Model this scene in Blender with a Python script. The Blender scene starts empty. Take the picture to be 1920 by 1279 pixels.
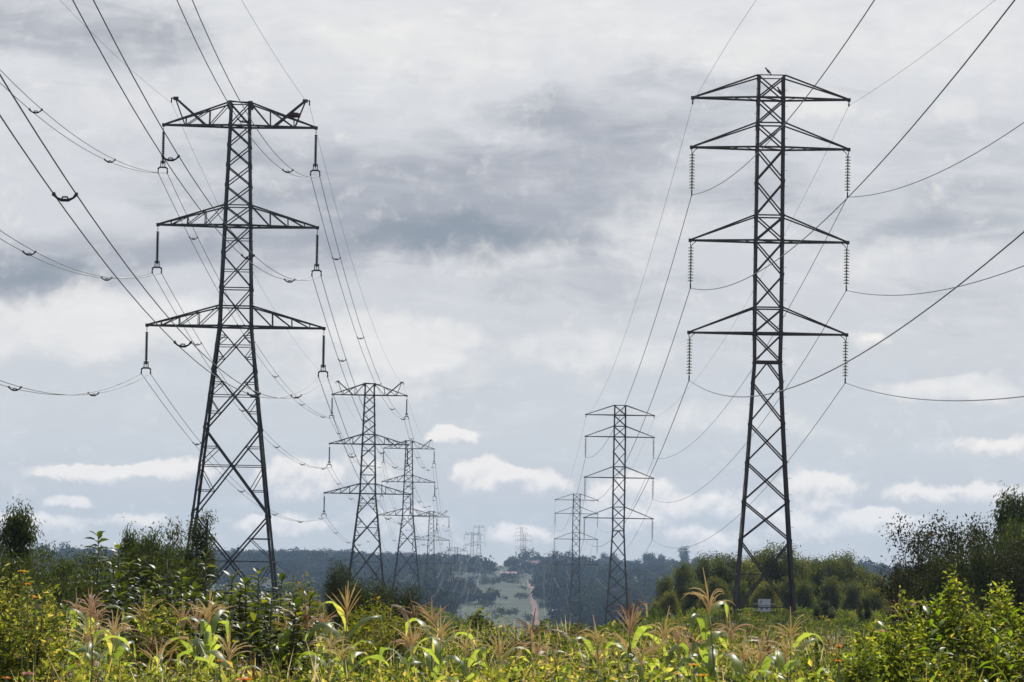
import bpy, math, random
import numpy as np
from mathutils import Vector, Matrix

# ------------------------------------------------------------------ camera
sc = bpy.context.scene
F = 7000.0                                   # focal length in photo pixels (1920 wide)
PITCH = math.atan(440.5 / F)
ROLL = math.radians(1.0)
cp, sp = math.cos(PITCH), math.sin(PITCH)
fwd = Vector((0, cp, sp)); up0 = Vector((0, -sp, cp)); rt0 = Vector((1, 0, 0))
rt = rt0 * math.cos(ROLL) + up0 * math.sin(ROLL)
up = up0 * math.cos(ROLL) - rt0 * math.sin(ROLL)
cam = bpy.data.cameras.new("camera"); camo = bpy.data.objects.new("camera", cam)
sc.collection.objects.link(camo)
camo.matrix_world = Matrix((( rt.x, up.x, -fwd.x, 0), (rt.y, up.y, -fwd.y, 0), (rt.z, up.z, -fwd.z, 0), (0, 0, 0, 1)))
cam.sensor_width = 36.0; cam.lens = F / 1920 * 36
cam.clip_start = 0.5; cam.clip_end = 20000
cam.dof.use_dof = True; cam.dof.focus_distance = 85; cam.dof.aperture_fstop = 22
sc.camera = camo

def ray(px, py):
    return fwd * F + rt * (px - 960.0) + up * (639.5 - py)
def P(px, py, D):                            # the point seen at (px,py) at ground distance D
    d = ray(px, py); return d * (D / d.y)

# ------------------------------------------------------------------ light
SUN_EL, SUN_AZ = math.radians(50), math.radians(20)      # ahead of the camera, to the right
sd = Vector((math.sin(SUN_AZ) * math.cos(SUN_EL), math.cos(SUN_AZ) * math.cos(SUN_EL), math.sin(SUN_EL)))
sl = bpy.data.lights.new("sun", 'SUN'); sl.energy = 5.0; sl.angle = math.radians(0.6); sl.color = (1, 0.95, 0.87)
so = bpy.data.objects.new("sun", sl); sc.collection.objects.link(so)
so.rotation_euler = sd.to_track_quat('Z', 'Y').to_euler()
sc.view_settings.view_transform = 'Standard'; sc.view_settings.look = 'None'
sc.view_settings.exposure = 0.0; sc.view_settings.gamma = 1.0
sc.render.engine = 'CYCLES'
sc.cycles.max_bounces = 6; sc.cycles.diffuse_bounces = 3; sc.cycles.transmission_bounces = 4
sc.cycles.glossy_bounces = 2; sc.cycles.volume_bounces = 0; sc.cycles.transparent_max_bounces = 6
sc.cycles.use_denoising = True

# ------------------------------------------------------------------ sky: Nishita blue behind broken cloud
w = bpy.data.worlds.new("World"); sc.world = w; w.use_nodes = True
nt = w.node_tree; nt.nodes.clear(); N = nt.nodes; Lk = nt.links
def lin(r, g, b):
    f = lambda c: ((c / 255 + .055) / 1.055) ** 2.4 if c > 10 else c / 255 / 12.92
    return (f(r), f(g), f(b), 1)
def nn(t, **k):
    n = N.new(t)
    for a, v in k.items(): setattr(n, a, v)
    return n
def mth(op, a, b=None, c=None, clamp=False):
    n = nn('ShaderNodeMath', operation=op, use_clamp=clamp)
    for i, v in enumerate((a, b, c)):
        if v is None: continue
        if isinstance(v, (int, float)): n.inputs[i].default_value = v
        else: Lk.new(v, n.inputs[i])
    return n.outputs[0]
def vmt(op, a, b):
    n = nn('ShaderNodeVectorMath', operation=op)
    for i, v in enumerate((a, b)):
        if v is None: continue
        if isinstance(v, tuple): n.inputs[i].default_value = v
        else: Lk.new(v, n.inputs[i])
    return n.outputs['Value'] if op == 'DOT_PRODUCT' else n.outputs[0]
def smooth(x, a, b, lo=0.0, hi=1.0):
    n = nn('ShaderNodeMapRange', interpolation_type='SMOOTHSTEP'); Lk.new(x, n.inputs[0])
    for i, v in ((1, a), (2, b), (3, lo), (4, hi)): n.inputs[i].default_value = v
    return n.outputs[0]
def mixc(f, a, b, mode='MIX'):
    n = nn('ShaderNodeMix', data_type='RGBA', blend_type=mode)
    if isinstance(f, (int, float)): n.inputs[0].default_value = f
    else: Lk.new(f, n.inputs[0])
    for i, v in ((6, a), (7, b)):
        if isinstance(v, tuple): n.inputs[i].default_value = v
        else: Lk.new(v, n.inputs[i])
    return n.outputs[2]
def noise(vec, scale, detail=6, rough=.55, dist=0.0):
    n = nn('ShaderNodeTexNoise'); Lk.new(vec, n.inputs['Vector'])
    n.inputs['Scale'].default_value = scale; n.inputs['Detail'].default_value = detail
    n.inputs['Roughness'].default_value = rough; n.inputs['Distortion'].default_value = dist
    return n.outputs['Fac'], n.outputs['Color']

tc = nn('ShaderNodeTexCoord'); sx = nn('ShaderNodeSeparateXYZ'); Lk.new(tc.outputs['Generated'], sx.inputs[0])
az = mth('ARCTAN2', sx.outputs[0], sx.outputs[1]); el = mth('ARCSINE', sx.outputs[2])
# one unit = 1/70 rad, i.e. 100 photo pixels
cmb = nn('ShaderNodeCombineXYZ'); Lk.new(mth('MULTIPLY', az, 70.0), cmb.inputs[0]); Lk.new(mth('MULTIPLY', el, 70.0), cmb.inputs[1])
UV0 = cmb.outputs[0]
def warp(vec, scale, amt, detail=4):
    _, c = noise(vec, scale, detail)
    return vmt('ADD', vec, vmt('MULTIPLY', vmt('SUBTRACT', c, (.5, .5, .5)), amt))
UVw = warp(warp(UV0, .33, (3.2, 1.3, 0), 5), 1.0, (1.3, .6, 0), 7)
UVc = warp(UV0, 2.2, (.55, .42, 0), 8)
def sky_uv(px, py):
    d = ray(px, py).normalized(); return math.atan2(d.x, d.y) * 70, math.asin(d.z) * 70
def blobs(vec, lst, k=1.0):
    tot = None
    for (px, py, rx, ry, amp) in lst:
        rx, ry = rx * k, ry * (k * 1.15 if k != 1 else 1)
        u, v = sky_uv(px, py)
        q = vmt('MULTIPLY', vmt('SUBTRACT', vec, (u, v, 0)), (100 / rx, 100 / ry, 0))
        m = smooth(vmt('DOT_PRODUCT', q, q), 0, 1.0, amp, 0)
        tot = m if tot is None else mth('ADD', tot, m)
    return tot
DARK = [(860, 440, 330, 75, .75), (1040, 330, 520, 190, .62), (620, 400, 430, 170, .42), (1230, 185, 420, 95, .40),
        (130, 40, 430, 120, .62), (110, 480, 330, 110, .65), (60, 545, 300, 60, .5), (1150, 535, 340, 60, .42),
        (1800, 410, 380, 80, .5), (1830, 290, 300, 110, .35), (420, 310, 380, 110, .35), (780, 120, 110, 35, .35),
        (1000, 200, 220, 60, .3), (1560, 700, 420, 60, .12), (640, 760, 600, 70, .15), (500, 470, 350, 60, .35),
        (1500, 330, 260, 90, .25)]
LIGHT = [(150, 610, 330, 90, .95), (730, 640, 230, 75, .95), (1090, 650, 190, 65, .6), (560, 100, 500, 90, .35),
         (1050, 70, 600, 80, .45), (260, 200, 300, 70, .35), (1700, 80, 420, 100, .45), (1180, 410, 170, 100, .35),
         (1525, 195, 95, 40, .6), (1772, 205, 100, 40, .5), (1790, 742, 240, 28, .7), (1340, 790, 260, 40, .45),
         (700, 745, 200, 30, .4), (960, 490, 360, 40, .35), (420, 620, 260, 60, .45), (1700, 500, 260, 60, .3), (730, 700, 330, 60, .4)]
CUM = [(905, 893, 70, 38, .85), (985, 907, 95, 32, .85), (190, 890, 150, 22, .8), (330, 885, 90, 24, .6), (560, 900, 95, 46, .7),
       (850, 820, 65, 18, .7), (1190, 945, 110, 55, .75), (1235, 985, 80, 40, .5), (1535, 918, 90, 38, .7), (1560, 985, 150, 42, .75),
       (1660, 985, 110, 30, .5), (1790, 928, 150, 24, .65), (975, 1005, 80, 24, .6), (700, 880, 90, 30, .3), (130, 943, 60, 14, .5),
       (530, 985, 110, 24, .5), (250, 975, 90, 18, .4), (1370, 950, 120, 30, .4), (1880, 840, 120, 26, .5), (60, 980, 130, 22, .45),
       (1620, 640, 60, 20, .4), (1320, 1010, 120, 26, .4), (740, 975, 130, 30, .35)]
streak = nn('ShaderNodeMapping'); Lk.new(UV0, streak.inputs[0]); streak.inputs['Scale'].default_value = (.16, .62, 1)
n1, _ = noise(streak.outputs[0], 1.0, 8, .58, .6)
st2 = nn('ShaderNodeMapping'); Lk.new(UV0, st2.inputs[0]); st2.inputs['Scale'].default_value = (.5, 1.2, 1); st2.inputs['Location'].default_value = (7, 3, 1)
n2, _ = noise(st2.outputs[0], 1.0, 7, .6, .3)
V = mth('MULTIPLY', el, 70.0)
ramp = nn('ShaderNodeValToRGB'); Lk.new(mth('DIVIDE', V, 11.0), ramp.inputs[0])
e = ramp.color_ramp.elements; e[0].position = 0; e[0].color = lin(201, 206, 209); e[1].position = 1; e[1].color = lin(228, 229, 231)
for p_, c_ in ((.12, (202, 207, 211)), (.28, (209, 213, 217)), (.5, (212, 214, 218)), (.78, (216, 218, 222))):
    q_ = ramp.color_ramp.elements.new(p_); q_.color = lin(*c_)
col = ramp.outputs[0]
n7, _ = noise(streak.outputs[0], 3.2, 8, .62, .8)
dk = mth('ADD', blobs(UVw, DARK), mth('ADD', mth('MULTIPLY', mth('SUBTRACT', n1, .5), 1.5), mth('MULTIPLY', mth('SUBTRACT', n7, .5), 1.2)))
dk = mth('MULTIPLY', smooth(dk, .0, 1.05), smooth(V, 2.2, 5.0, .12, 1))
col = mixc(mth('MULTIPLY', dk, .9), col, lin(164, 169, 179))
dk2 = mth('MULTIPLY', smooth(mth('ADD', blobs(UVw, [(830, 445, 260, 48, 1), (60, 500, 260, 55, .9), (110, 560, 200, 25, .5), (1790, 430, 260, 40, .6)]), mth('MULTIPLY', mth('SUBTRACT', n2, .5), .8)), .25, 1.2), .85)
col = mixc(dk2, col, lin(138, 150, 162))
n5, _ = noise(UV0, 3.2, 8, .6, .3)
n6, _ = noise(UV0, 1.1, 8, .62, .5)
lt = mth('ADD', blobs(UVw, LIGHT), mth('ADD', mth('MULTIPLY', mth('SUBTRACT', n2, .5), 1.1), mth('MULTIPLY', mth('SUBTRACT', n6, .5), 1.4)))
lt = mth('MULTIPLY', smooth(lt, .05, .95), .92)
col = mixc(lt, col, lin(236, 235, 233))
def cumulus(off):
    n_, _ = noise(vmt('ADD', UV0, off), 2.6, 8, .62, .2); m_, _ = noise(vmt('ADD', UV0, off), .9, 6, .6, .2)
    return mth('ADD', blobs(vmt('ADD', UVc, off), CUM, 1.12), mth('ADD', mth('MULTIPLY', mth('SUBTRACT', m_, .5), .9), mth('MULTIPLY', mth('SUBTRACT', n_, .5), .8)))
cuf = cumulus((0, 0, 0)); cup = mth('SUBTRACT', cuf, cumulus((-.05, .17, 0)))
cu = mth('MULTIPLY', smooth(cuf, .02, .52), smooth(cup, -.75, .05, .35, .9))
body = mixc(smooth(cup, -.35, .4), lin(203, 207, 212), lin(252, 247, 241))
col = mixc(cu, col, body)
# fine wisps
stw = nn('ShaderNodeMapping'); Lk.new(UV0, stw.inputs[0]); stw.inputs['Scale'].default_value = (.9, 2.6, 1)
n3, _ = noise(stw.outputs[0], 1.0, 8, .62, .4)
col = mixc(mth('MULTIPLY', mth('SUBTRACT', n3, .5), .2), col, (1, 1, 1, 1), 'ADD')
# clear blue slits
bl = mth('MULTIPLY', smooth(mth('ADD', blobs(UVc, [(720, 162, 110, 8, 1), (130, 250, 90, 10, 1), (1760, 137, 130, 10, .8), (640, 175, 80, 6, .7)]), mth('SUBTRACT', n3, .5)), .35, 1), .05)
sky = nn('ShaderNodeTexSky', sky_type='NISHITA'); sky.sun_disc = False
sky.sun_elevation = SUN_EL; sky.sun_rotation = SUN_AZ; sky.air_density = 1.2; sky.dust_density = 1.5
skc = mixc(1.0, sky.outputs[0], (.11, .11, .11, 1), 'MULTIPLY')
col = mixc(bl, col, mixc(1.0, skc, (1.6, 1.6, 1.6, 1), 'MULTIPLY'))
# overhead, out of view, blue breaks opened in the cloud to cut ambient light
n4, _ = noise(tc.outputs['Generated'], 2.6, 6, .6)
brk = mth('MULTIPLY', smooth(n4, .30, .50), smooth(el, .2, .42))
col = mixc(brk, col, skc)
bg = nn('ShaderNodeBackground'); Lk.new(col, bg.inputs[0]); bg.inputs[1].default_value = 1.0
wo = nn('ShaderNodeOutputWorld'); Lk.new(bg.outputs[0], wo.inputs[0])
w.cycles.sampling_method = 'MANUAL'; w.cycles.sample_map_resolution = 512

# ------------------------------------------------------------------ helpers
rng = np.random.default_rng(11)
def tag(o, label=None, cat=None, group=None, kind=None):
    if label: o['label'] = label
    if cat: o['category'] = cat
    if group: o['group'] = group
    if kind: o['kind'] = kind
    return o
def link(o, parent=None):
    sc.collection.objects.link(o)
    if parent is not None: o.parent = parent
    return o
def empty(name, loc=(0, 0, 0), rz=0):
    o = bpy.data.objects.new(name, None); o.empty_display_size = .3
    o.location = loc; o.rotation_euler = (0, 0, rz); return link(o)
def npmesh(name, V_, Q, mats, rnd=None, midx=None, smoothf=False):
    V_ = np.asarray(V_, dtype=np.float32); Q = np.asarray(Q, dtype=np.int32); k = Q.shape[1]; n = len(Q)
    me = bpy.data.meshes.new(name); me.vertices.add(len(V_)); me.vertices.foreach_set('co', V_.ravel())
    me.loops.add(n * k); me.loops.foreach_set('vertex_index', Q.ravel())
    me.polygons.add(n); me.polygons.foreach_set('loop_start', np.arange(0, n * k, k, dtype=np.int32))
    me.polygons.foreach_set('loop_total', np.full(n, k, dtype=np.int32))
    me.polygons.foreach_set('use_smooth', np.full(n, smoothf))
    if midx is not None: me.polygons.foreach_set('material_index', np.asarray(midx, dtype=np.int32))
    me.update(calc_edges=True)
    if rnd is not None:
        a = me.attributes.new('rnd', 'FLOAT', 'FACE'); a.data.foreach_set('value', np.asarray(rnd, dtype=np.float32))
    for m in (mats if isinstance(mats, (list, tuple)) else [mats]): me.materials.append(m)
    return me
def nobj(name, V_, Q, mats, parent=None, rnd=None, midx=None, smoothf=False):
    return link(bpy.data.objects.new(name, npmesh(name, V_, Q, mats, rnd, midx, smoothf)), parent)
def vnoise(x, y, seed=0):
    x = np.asarray(x, float); y = np.asarray(y, float)
    xi = np.floor(x).astype(np.int64); yi = np.floor(y).astype(np.int64); fx = x - xi; fy = y - yi
    fx = fx * fx * (3 - 2 * fx); fy = fy * fy * (3 - 2 * fy)
    def h(a, b):
        n = (a * 374761393 + b * 668265263 + seed * 1442695041) & 0x7fffffff
        n = ((n ^ (n >> 13)) * 1274126177) & 0x7fffffff
        return ((n ^ (n >> 16)) & 0xffff) / 65535.0
    return (h(xi, yi) * (1 - fx) + h(xi + 1, yi) * fx) * (1 - fy) + (h(xi, yi + 1) * (1 - fx) + h(xi + 1, yi + 1) * fx) * fy
def fbm(x, y, seed=0, o=4):
    s = 0; a = .5
    for i in range(o): s = s + a * vnoise(np.asarray(x) * 2 ** i, np.asarray(y) * 2 ** i, seed + i); a *= .5
    return s

class MB:                                    # python-list mesh builder of four-sided faces
    def __init__(s): s.v = []; s.f = []; s.m = []
    def bar(s, p, q, a, b=None, mi=0, out=None):
        b = b or a; p = Vector(p); q = Vector(q); d = (q - p)
        if d.length < 1e-6: return
        d.normalize(); ref = Vector(out) if out is not None else (Vector((0, 0, 1)) if abs(d.z) < .9 else Vector((0, 1, 0)))
        x = d.cross(ref)
        if x.length < 1e-4: x = d.cross(Vector((1, 0.01, 0)))
        x.normalize(); y = x.cross(d); i = len(s.v)
        for c in (p, q):
            for sx_, sy_ in ((-1, -1), (1, -1), (1, 1), (-1, 1)): s.v.append(c + x * sx_ * a / 2 + y * sy_ * b / 2)
        s.f += [(i, i + 1, i + 5, i + 4), (i + 1, i + 2, i + 6, i + 5), (i + 2, i + 3, i + 7, i + 6), (i + 3, i, i + 4, i + 7), (i + 3, i + 2, i + 1, i), (i + 4, i + 5, i + 6, i + 7)]
        s.m += [mi] * 6
    def ang(s, p, q, w_, cx, cy, t=.012, mi=0):   # steel angle: legs of the L run along cx and cy
        p = Vector(p); q = Vector(q); d = (q - p).normalized()
        cx = Vector(cx); cy = Vector(cy); cx = (cx - d * cx.dot(d)).normalized(); cy = (cy - d * cy.dot(d)).normalized()
        prof = [(0, 0), (w_, 0), (w_, t), (t, t), (t, w_), (0, w_)]; i = len(s.v)
        for c in (p, q):
            for a, b in prof: s.v.append(c + cx * a + cy * b)
        for k in range(6):
            s.f.append((i + k, i + (k + 1) % 6, i + 6 + (k + 1) % 6, i + 6 + k)); s.m.append(mi)
        for o_ in (0, 6):
            s.f += [(i + o_, i + o_ + 1, i + o_ + 2, i + o_ + 3), (i + o_, i + o_ + 3, i + o_ + 4, i + o_ + 5)]; s.m += [mi] * 2
    def tube(s, pts, rad, n=6, mi=0, cap=True):
        pts = [Vector(p) for p in pts]; rad = rad if isinstance(rad, (list, tuple)) else [rad] * len(pts)
        i0 = len(s.v); prev = None
        for k, p in enumerate(pts):
            d = (pts[min(k + 1, len(pts) - 1)] - pts[max(k - 1, 0)])
            d = d.normalized() if d.length > 1e-9 else Vector((0, 0, 1))
            if prev is None:
                x = d.cross(Vector((0, 0, 1)) if abs(d.z) < .9 else Vector((1, 0, 0))).normalized()
            else:
                x = (prev - d * prev.dot(d))
                x = x.normalized() if x.length > 1e-6 else d.orthogonal().normalized()
            prev = x; y = d.cross(x)
            for j in range(n):
                a = 2 * math.pi * j / n; s.v.append(p + (x * math.cos(a) + y * math.sin(a)) * rad[k])
        for k in range(len(pts) - 1):
            for j in range(n):
                a = i0 + k * n + j; b = i0 + k * n + (j + 1) % n; s.f.append((a, b, b + n, a + n)); s.m.append(mi)
        if cap:
            for k in (0, len(pts) - 1):
                s.v.append(pts[k]); c = len(s.v) - 1
                for j in range(0, n, 2):
                    s.f.append((c, i0 + k * n + j, i0 + k * n + (j + 1) % n, i0 + k * n + (j + 2) % n)); s.m.append(mi)
    def box(s, c, sz, mi=0):
        c = Vector(c); s.bar(c - Vector((sz[0] / 2, 0, 0)), c + Vector((sz[0] / 2, 0, 0)), sz[1], sz[2], mi)
    def build(s, name, mats, parent=None, sm=False, rnd=None):
        return nobj(name, [tuple(v) for v in s.v], s.f, mats, parent, midx=s.m, smoothf=sm, rnd=rnd)

# ------------------------------------------------------------------ materials
def newmat(name):
    m = bpy.data.materials.new(name); m.use_nodes = True; t = m.node_tree
    b = t.nodes['Principled BSDF']; return m, t, b
def simple(name, c, rough=.6, metal=0.0, var=.25, scale=8.0, c2=None, bump=0.0):
    m, t, b = newmat(name); b.inputs['Roughness'].default_value = rough; b.inputs['Metallic'].default_value = metal
    g = t.nodes.new('ShaderNodeTexCoord'); n = t.nodes.new('ShaderNodeTexNoise'); n.inputs['Scale'].default_value = scale; n.inputs['Detail'].default_value = 5
    t.links.new(g.outputs['Object'], n.inputs['Vector'])
    r = t.nodes.new('ShaderNodeValToRGB'); t.links.new(n.outputs['Fac'], r.inputs[0])
    c2 = c2 or tuple(x * (1 - var) for x in c)
    r.color_ramp.elements[0].position = .35; r.color_ramp.elements[0].color = (*c2, 1)
    r.color_ramp.elements[1].position = .65; r.color_ramp.elements[1].color = (*c, 1)
    t.links.new(r.outputs[0], b.inputs['Base Color'])
    if bump:
        bp = t.nodes.new('ShaderNodeBump'); bp.inputs['Strength'].default_value = bump; t.links.new(n.outputs['Fac'], bp.inputs['Height']); t.links.new(bp.outputs[0], b.inputs['Normal'])
    return m
def leafmat(name, stops, trans=.42, rough=.42, tcol=(1.5, 1.5, .6), spec=.5):
    """stops: colours picked per leaf by the 'rnd' face attribute"""
    m, t, b = newmat(name); b.inputs['Roughness'].default_value = rough
    b.inputs['Specular IOR Level'].default_value = spec
    at = t.nodes.new('ShaderNodeAttribute'); at.attribute_name = 'rnd'
    oi = t.nodes.new('ShaderNodeObjectInfo'); mu = t.nodes.new('ShaderNodeMath'); mu.operation = 'MULTIPLY_ADD'
    t.links.new(oi.outputs['Random'], mu.inputs[0]); mu.inputs[1].default_value = .12; t.links.new(at.outputs['Fac'], mu.inputs[2])
    r = t.nodes.new('ShaderNodeValToRGB'); t.links.new(mu.outputs[0], r.inputs[0])
    els = r.color_ramp.elements
    for i, (p_, c) in enumerate(stops):
        el_ = els[i] if i < 2 else els.new(p_)
        el_.position = p_; el_.color = (*c, 1)
    t.links.new(r.outputs[0], b.inputs['Base Color'])
    tr = t.nodes.new('ShaderNodeBsdfTranslucent'); mx = t.nodes.new('ShaderNodeMix'); mx.data_type = 'RGBA'; mx.blend_type = 'MULTIPLY'
    mx.inputs[0].default_value = 1; t.links.new(r.outputs[0], mx.inputs[6]); mx.inputs[7].default_value = (*tcol, 1)
    t.links.new(mx.outputs[2], tr.inputs[0])
    ms = t.nodes.new('ShaderNodeMixShader'); ms.inputs[0].default_value = trans
    t.links.new(b.outputs[0], ms.inputs[1]); t.links.new(tr.outputs[0], ms.inputs[2])
    t.links.new(ms.outputs[0], t.nodes['Material Output'].inputs['Surface']); return m
M = {}
M['steel'] = simple('weathered_steel', (.050, .050, .053), .55, .2, c2=(.020, .018, .017), scale=1.6)
M['rusty'] = simple('rust_flecked_steel', (.050, .047, .047), .55, .2, c2=(.042, .022, .015), scale=1.1)
M['alu'] = simple('dull_aluminium', (.30, .31, .33), .4, .8, scale=3)
M['earth'] = simple('thin_steel_wire', (.25, .25, .27), .45, .7, scale=3)
M['dark'] = simple('dark_fitting', (.05, .05, .055), .5, .4)
M['porc'] = simple('brown_porcelain', (.035, .03, .03), .25, 0)
m, t, b = newmat('toughened_glass'); b.inputs['Base Color'].default_value = (.42, .42, .20, 1); b.inputs['Roughness'].default_value = .12; b.inputs['Transmission Weight'].default_value = .35
M['glass'] = m
M['plate'] = simple('white_enamel', (.62, .61, .63), .5, c2=(.48, .48, .52), scale=5)
M['ink'] = simple('faded_print', (.18, .18, .24), .7)
M['bark'] = simple('grey_brown_bark', (.13, .10, .075), .9, c2=(.05, .04, .03), scale=6, bump=.5)
M['palebark'] = simple('pale_bark', (.32, .29, .25), .85, c2=(.14, .12, .10), scale=5, bump=.4)
M['twig'] = simple('dry_twigs', (.16, .075, .035), .9, c2=(.07, .035, .02), scale=20)
M['stalk'] = simple('maize_stalk', (.14, .20, .05), .6, c2=(.20, .17, .07), scale=9)
M['red_roof'] = simple('rusted_roof_sheet', (.16, .09, .07), .9, c2=(.10, .06, .05), scale=1.5)
M['pink_roof'] = simple('faded_pink_roof_sheet', (.34, .21, .22), .9, c2=(.45, .28, .30), scale=1.2)
M['tin_roof'] = simple('bright_tin_roof', (.75, .76, .78), .4, .3, c2=(.6, .6, .62), scale=1.2)
M['mud_wall'] = simple('mud_brick_wall', (.22, .12, .08), .95, c2=(.14, .08, .055), scale=1.5)
M['plaster'] = simple('pale_plaster', (.30, .26, .22), .9, c2=(.2, .17, .14), scale=1.0)
M['dark_open'] = simple('dark_timber', (.04, .035, .03), .8)
M['bird'] = simple('dark_feathers', (.03, .03, .035), .6)
M['beak'] = simple('horn_beak', (.05, .045, .04), .4)
G = lambda a, b, c: (a, b, c)
M['weed'] = leafmat('weed_leaves', [(0, (.018, .030, .008)), (1, (.36, .31, .14)), (.3, (.045, .060, .014)), (.52, (.095, .115, .022)), (.72, (.17, .18, .045)), (.84, (.30, .21, .12))], .6, .5, (2.45, 2.4, .75), .4)
M['meadow'] = leafmat('meadow_leaves', [(0, (.022, .034, .010)), (1, (.26, .22, .09)), (.4, (.060, .082, .016)), (.75, (.115, .135, .026)), (.92, (.19, .15, .06))], .5, .55, (1.8, 1.8, .5), .3)
M['olive'] = leafmat('olive_shrub_leaves', [(0, (.018, .030, .008)), (1, (.17, .11, .05)), (.5, (.062, .078, .014)), (.86, (.15, .16, .03))], .55, .55, (2.3, 2.2, .6), .3)
M['lant'] = leafmat('bright_shrub_leaves', [(0, (.022, .036, .008)), (1, (.42, .33, .14)), (.35, (.060, .080, .016)), (.62, (.13, .155, .026)), (.85, (.25, .25, .05))], .58, .46, (2.2, 2.25, .65), .45)
M['sprig'] = leafmat('fresh_sprig_leaves', [(0, (.14, .22, .02)), (1, (.24, .33, .035))], .5, .35, (1.6, 1.7, .4))
M['gloss'] = leafmat('glossy_broad_leaves', [(0, (.020, .032, .010)), (1, (.17, .18, .03)), (.6, (.045, .060, .014))], .45, .42, (2.3, 2.3, .5), .4)
M['euc'] = leafmat('eucalyptus_leaves', [(0, (.020, .034, .012)), (1, (.12, .135, .035)), (.6, (.045, .062, .018))], .40, .5, (1.7, 1.7, .6), .3)
M['wood'] = leafmat('woodland_leaves', [(0, (.035, .050, .014)), (1, (.27, .25, .07)), (.5, (.078, .095, .026)), (.8, (.15, .155, .042))], .45, .6, (1.7, 1.65, .6), .2)
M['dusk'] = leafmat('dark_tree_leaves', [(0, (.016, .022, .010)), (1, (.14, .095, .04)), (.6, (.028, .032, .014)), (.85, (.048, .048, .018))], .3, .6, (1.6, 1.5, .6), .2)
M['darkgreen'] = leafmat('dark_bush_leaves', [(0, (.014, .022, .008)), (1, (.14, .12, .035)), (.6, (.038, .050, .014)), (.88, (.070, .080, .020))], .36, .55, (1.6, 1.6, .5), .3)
M['far'] = leafmat('far_tree_leaves', [(0, (.010, .018, .010)), (1, (.070, .080, .030)), (.6, (.022, .034, .014))], .2, 1.0, (1.3, 1.3, .7), .0)
M['maize'] = leafmat('maize_leaf', [(0, (.09, .12, .05)), (1, (.46, .38, .22)), (.45, (.17, .22, .08)), (.8, (.29, .33, .14))], .55, .42, (2.1, 2.15, .55), .5)
M['drymaize'] = leafmat('dry_maize_leaf', [(0, (.34, .24, .13)), (1, (.55, .44, .28))], .35, .6, (1.2, 1.0, .7))
M['tassel'] = leafmat('straw_tassel', [(0, (.60, .46, .24)), (1, (.82, .70, .44))], .45, .6, (1.3, 1.25, 1.0))
M['pinktassel'] = leafmat('pinkish_tassel', [(0, (.54, .38, .25)), (1, (.78, .64, .46))], .45, .6, (1.3, 1.2, 1.0))
M['browntassel'] = leafmat('brown_tassel', [(0, (.24, .14, .08)), (1, (.44, .30, .17))], .35, .6, (1.2, 1.0, .8))
M['petal'] = leafmat('yellow_petals', [(0, (.75, .38, .01)), (1, (.85, .52, .02))], .4, .5, (1.1, 1.1, .8))
M['opetal'] = leafmat('orange_petals', [(0, (.75, .22, .01)), (1, (.85, .32, .02))], .4, .5, (1.1, 1.1, .8))
M['ppetal'] = leafmat('pink_petals', [(0, (.62, .22, .28)), (1, (.72, .35, .40))], .4, .5, (1.1, 1.1, 1))

# ------------------------------------------------------------------ where the pylons stand (picture column, base row, distance)
DL = [183, 375, 553, 796, 1250, 1740, 2400]
LB = [(429.5, 1165), (684, 1196), (761, 1150), (805, 1184), (853, 1170), (884, 1101), (897, 1060)]
LBASE = [P(px, py, D) for (px, py), D in zip(LB, DL)]
DR = [175, 402, 644, 1200, 1900, 2275]
RB = [(1432.5, 1155), (1156, 1203), (1077, 1203), (1039, 1182), (982, 1095), (976.5, 1067)]
RBASE = [P(px, py, D) for (px, py), D in zip(RB, DR)]
def lerp_tab(D, tab): return np.interp(D, [a for a, _ in tab], [b for _, b in tab])
HILL = [(1350, -17.5), (1600, -12.5), (1900, -5.5), (2150, -.5), (2400, 4.5), (2600, 7.0), (2800, 7.2), (3200, 5), (3600, 0)]
TABL = [(-90, 4), (-20, -.6), (0, -1.7), (15, -1.9), (30, -2.3), (60, -2.6), (100, -2.7), (150, -2.5)] + [(p.y, p.z) for p in LBASE[:5]] + [(D, z) for D, z in HILL if D > 1260]
TABR = [(-90, 4), (-20, -.6), (0, -1.7), (15, -1.9), (30, -2.3), (60, -2.7), (100, -3.0), (150, -3.0)] + [(p.y, p.z) for p in RBASE[:4]] + [(D, z) for D, z in HILL]
TABC = [(-90, 4), (-20, -.6), (0, -1.7), (15, -1.9), (30, -2.3), (60, -2.7), (100, -2.9), (150, -3.2), (200, -4.3), (375, -8.5), (553, -11), (796, -15), (1200, -19)] + HILL
def ground(x, D):
    x = np.asarray(x, float); D = np.asarray(D, float)
    zl, zr, zc = lerp_tab(D, TABL), lerp_tab(D, TABR), lerp_tab(D, TABC)
    t_ = np.clip(np.abs(x) / 11.5, 0, 1); t_ = t_ * t_ * (3 - 2 * t_)
    z = np.where(x < 0, zc + (zl - zc) * t_, zc + (zr - zc) * t_)
    far = np.clip((D - 1300) / 900, 0, 1)
    z = z + far * (fbm(x / 140 + 3, D / 300, 5, 3) - .45) * 12 * np.clip(np.abs(x + 2) / 60, 0, 1)
    z = z + np.clip((D - 190) / 80, 0, 1) * np.clip((np.abs(x) - 25) / 30, 0, 1) * (1 - far) * 1.5
    return z
def gz(x, D): return float(ground(x, D))

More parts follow.
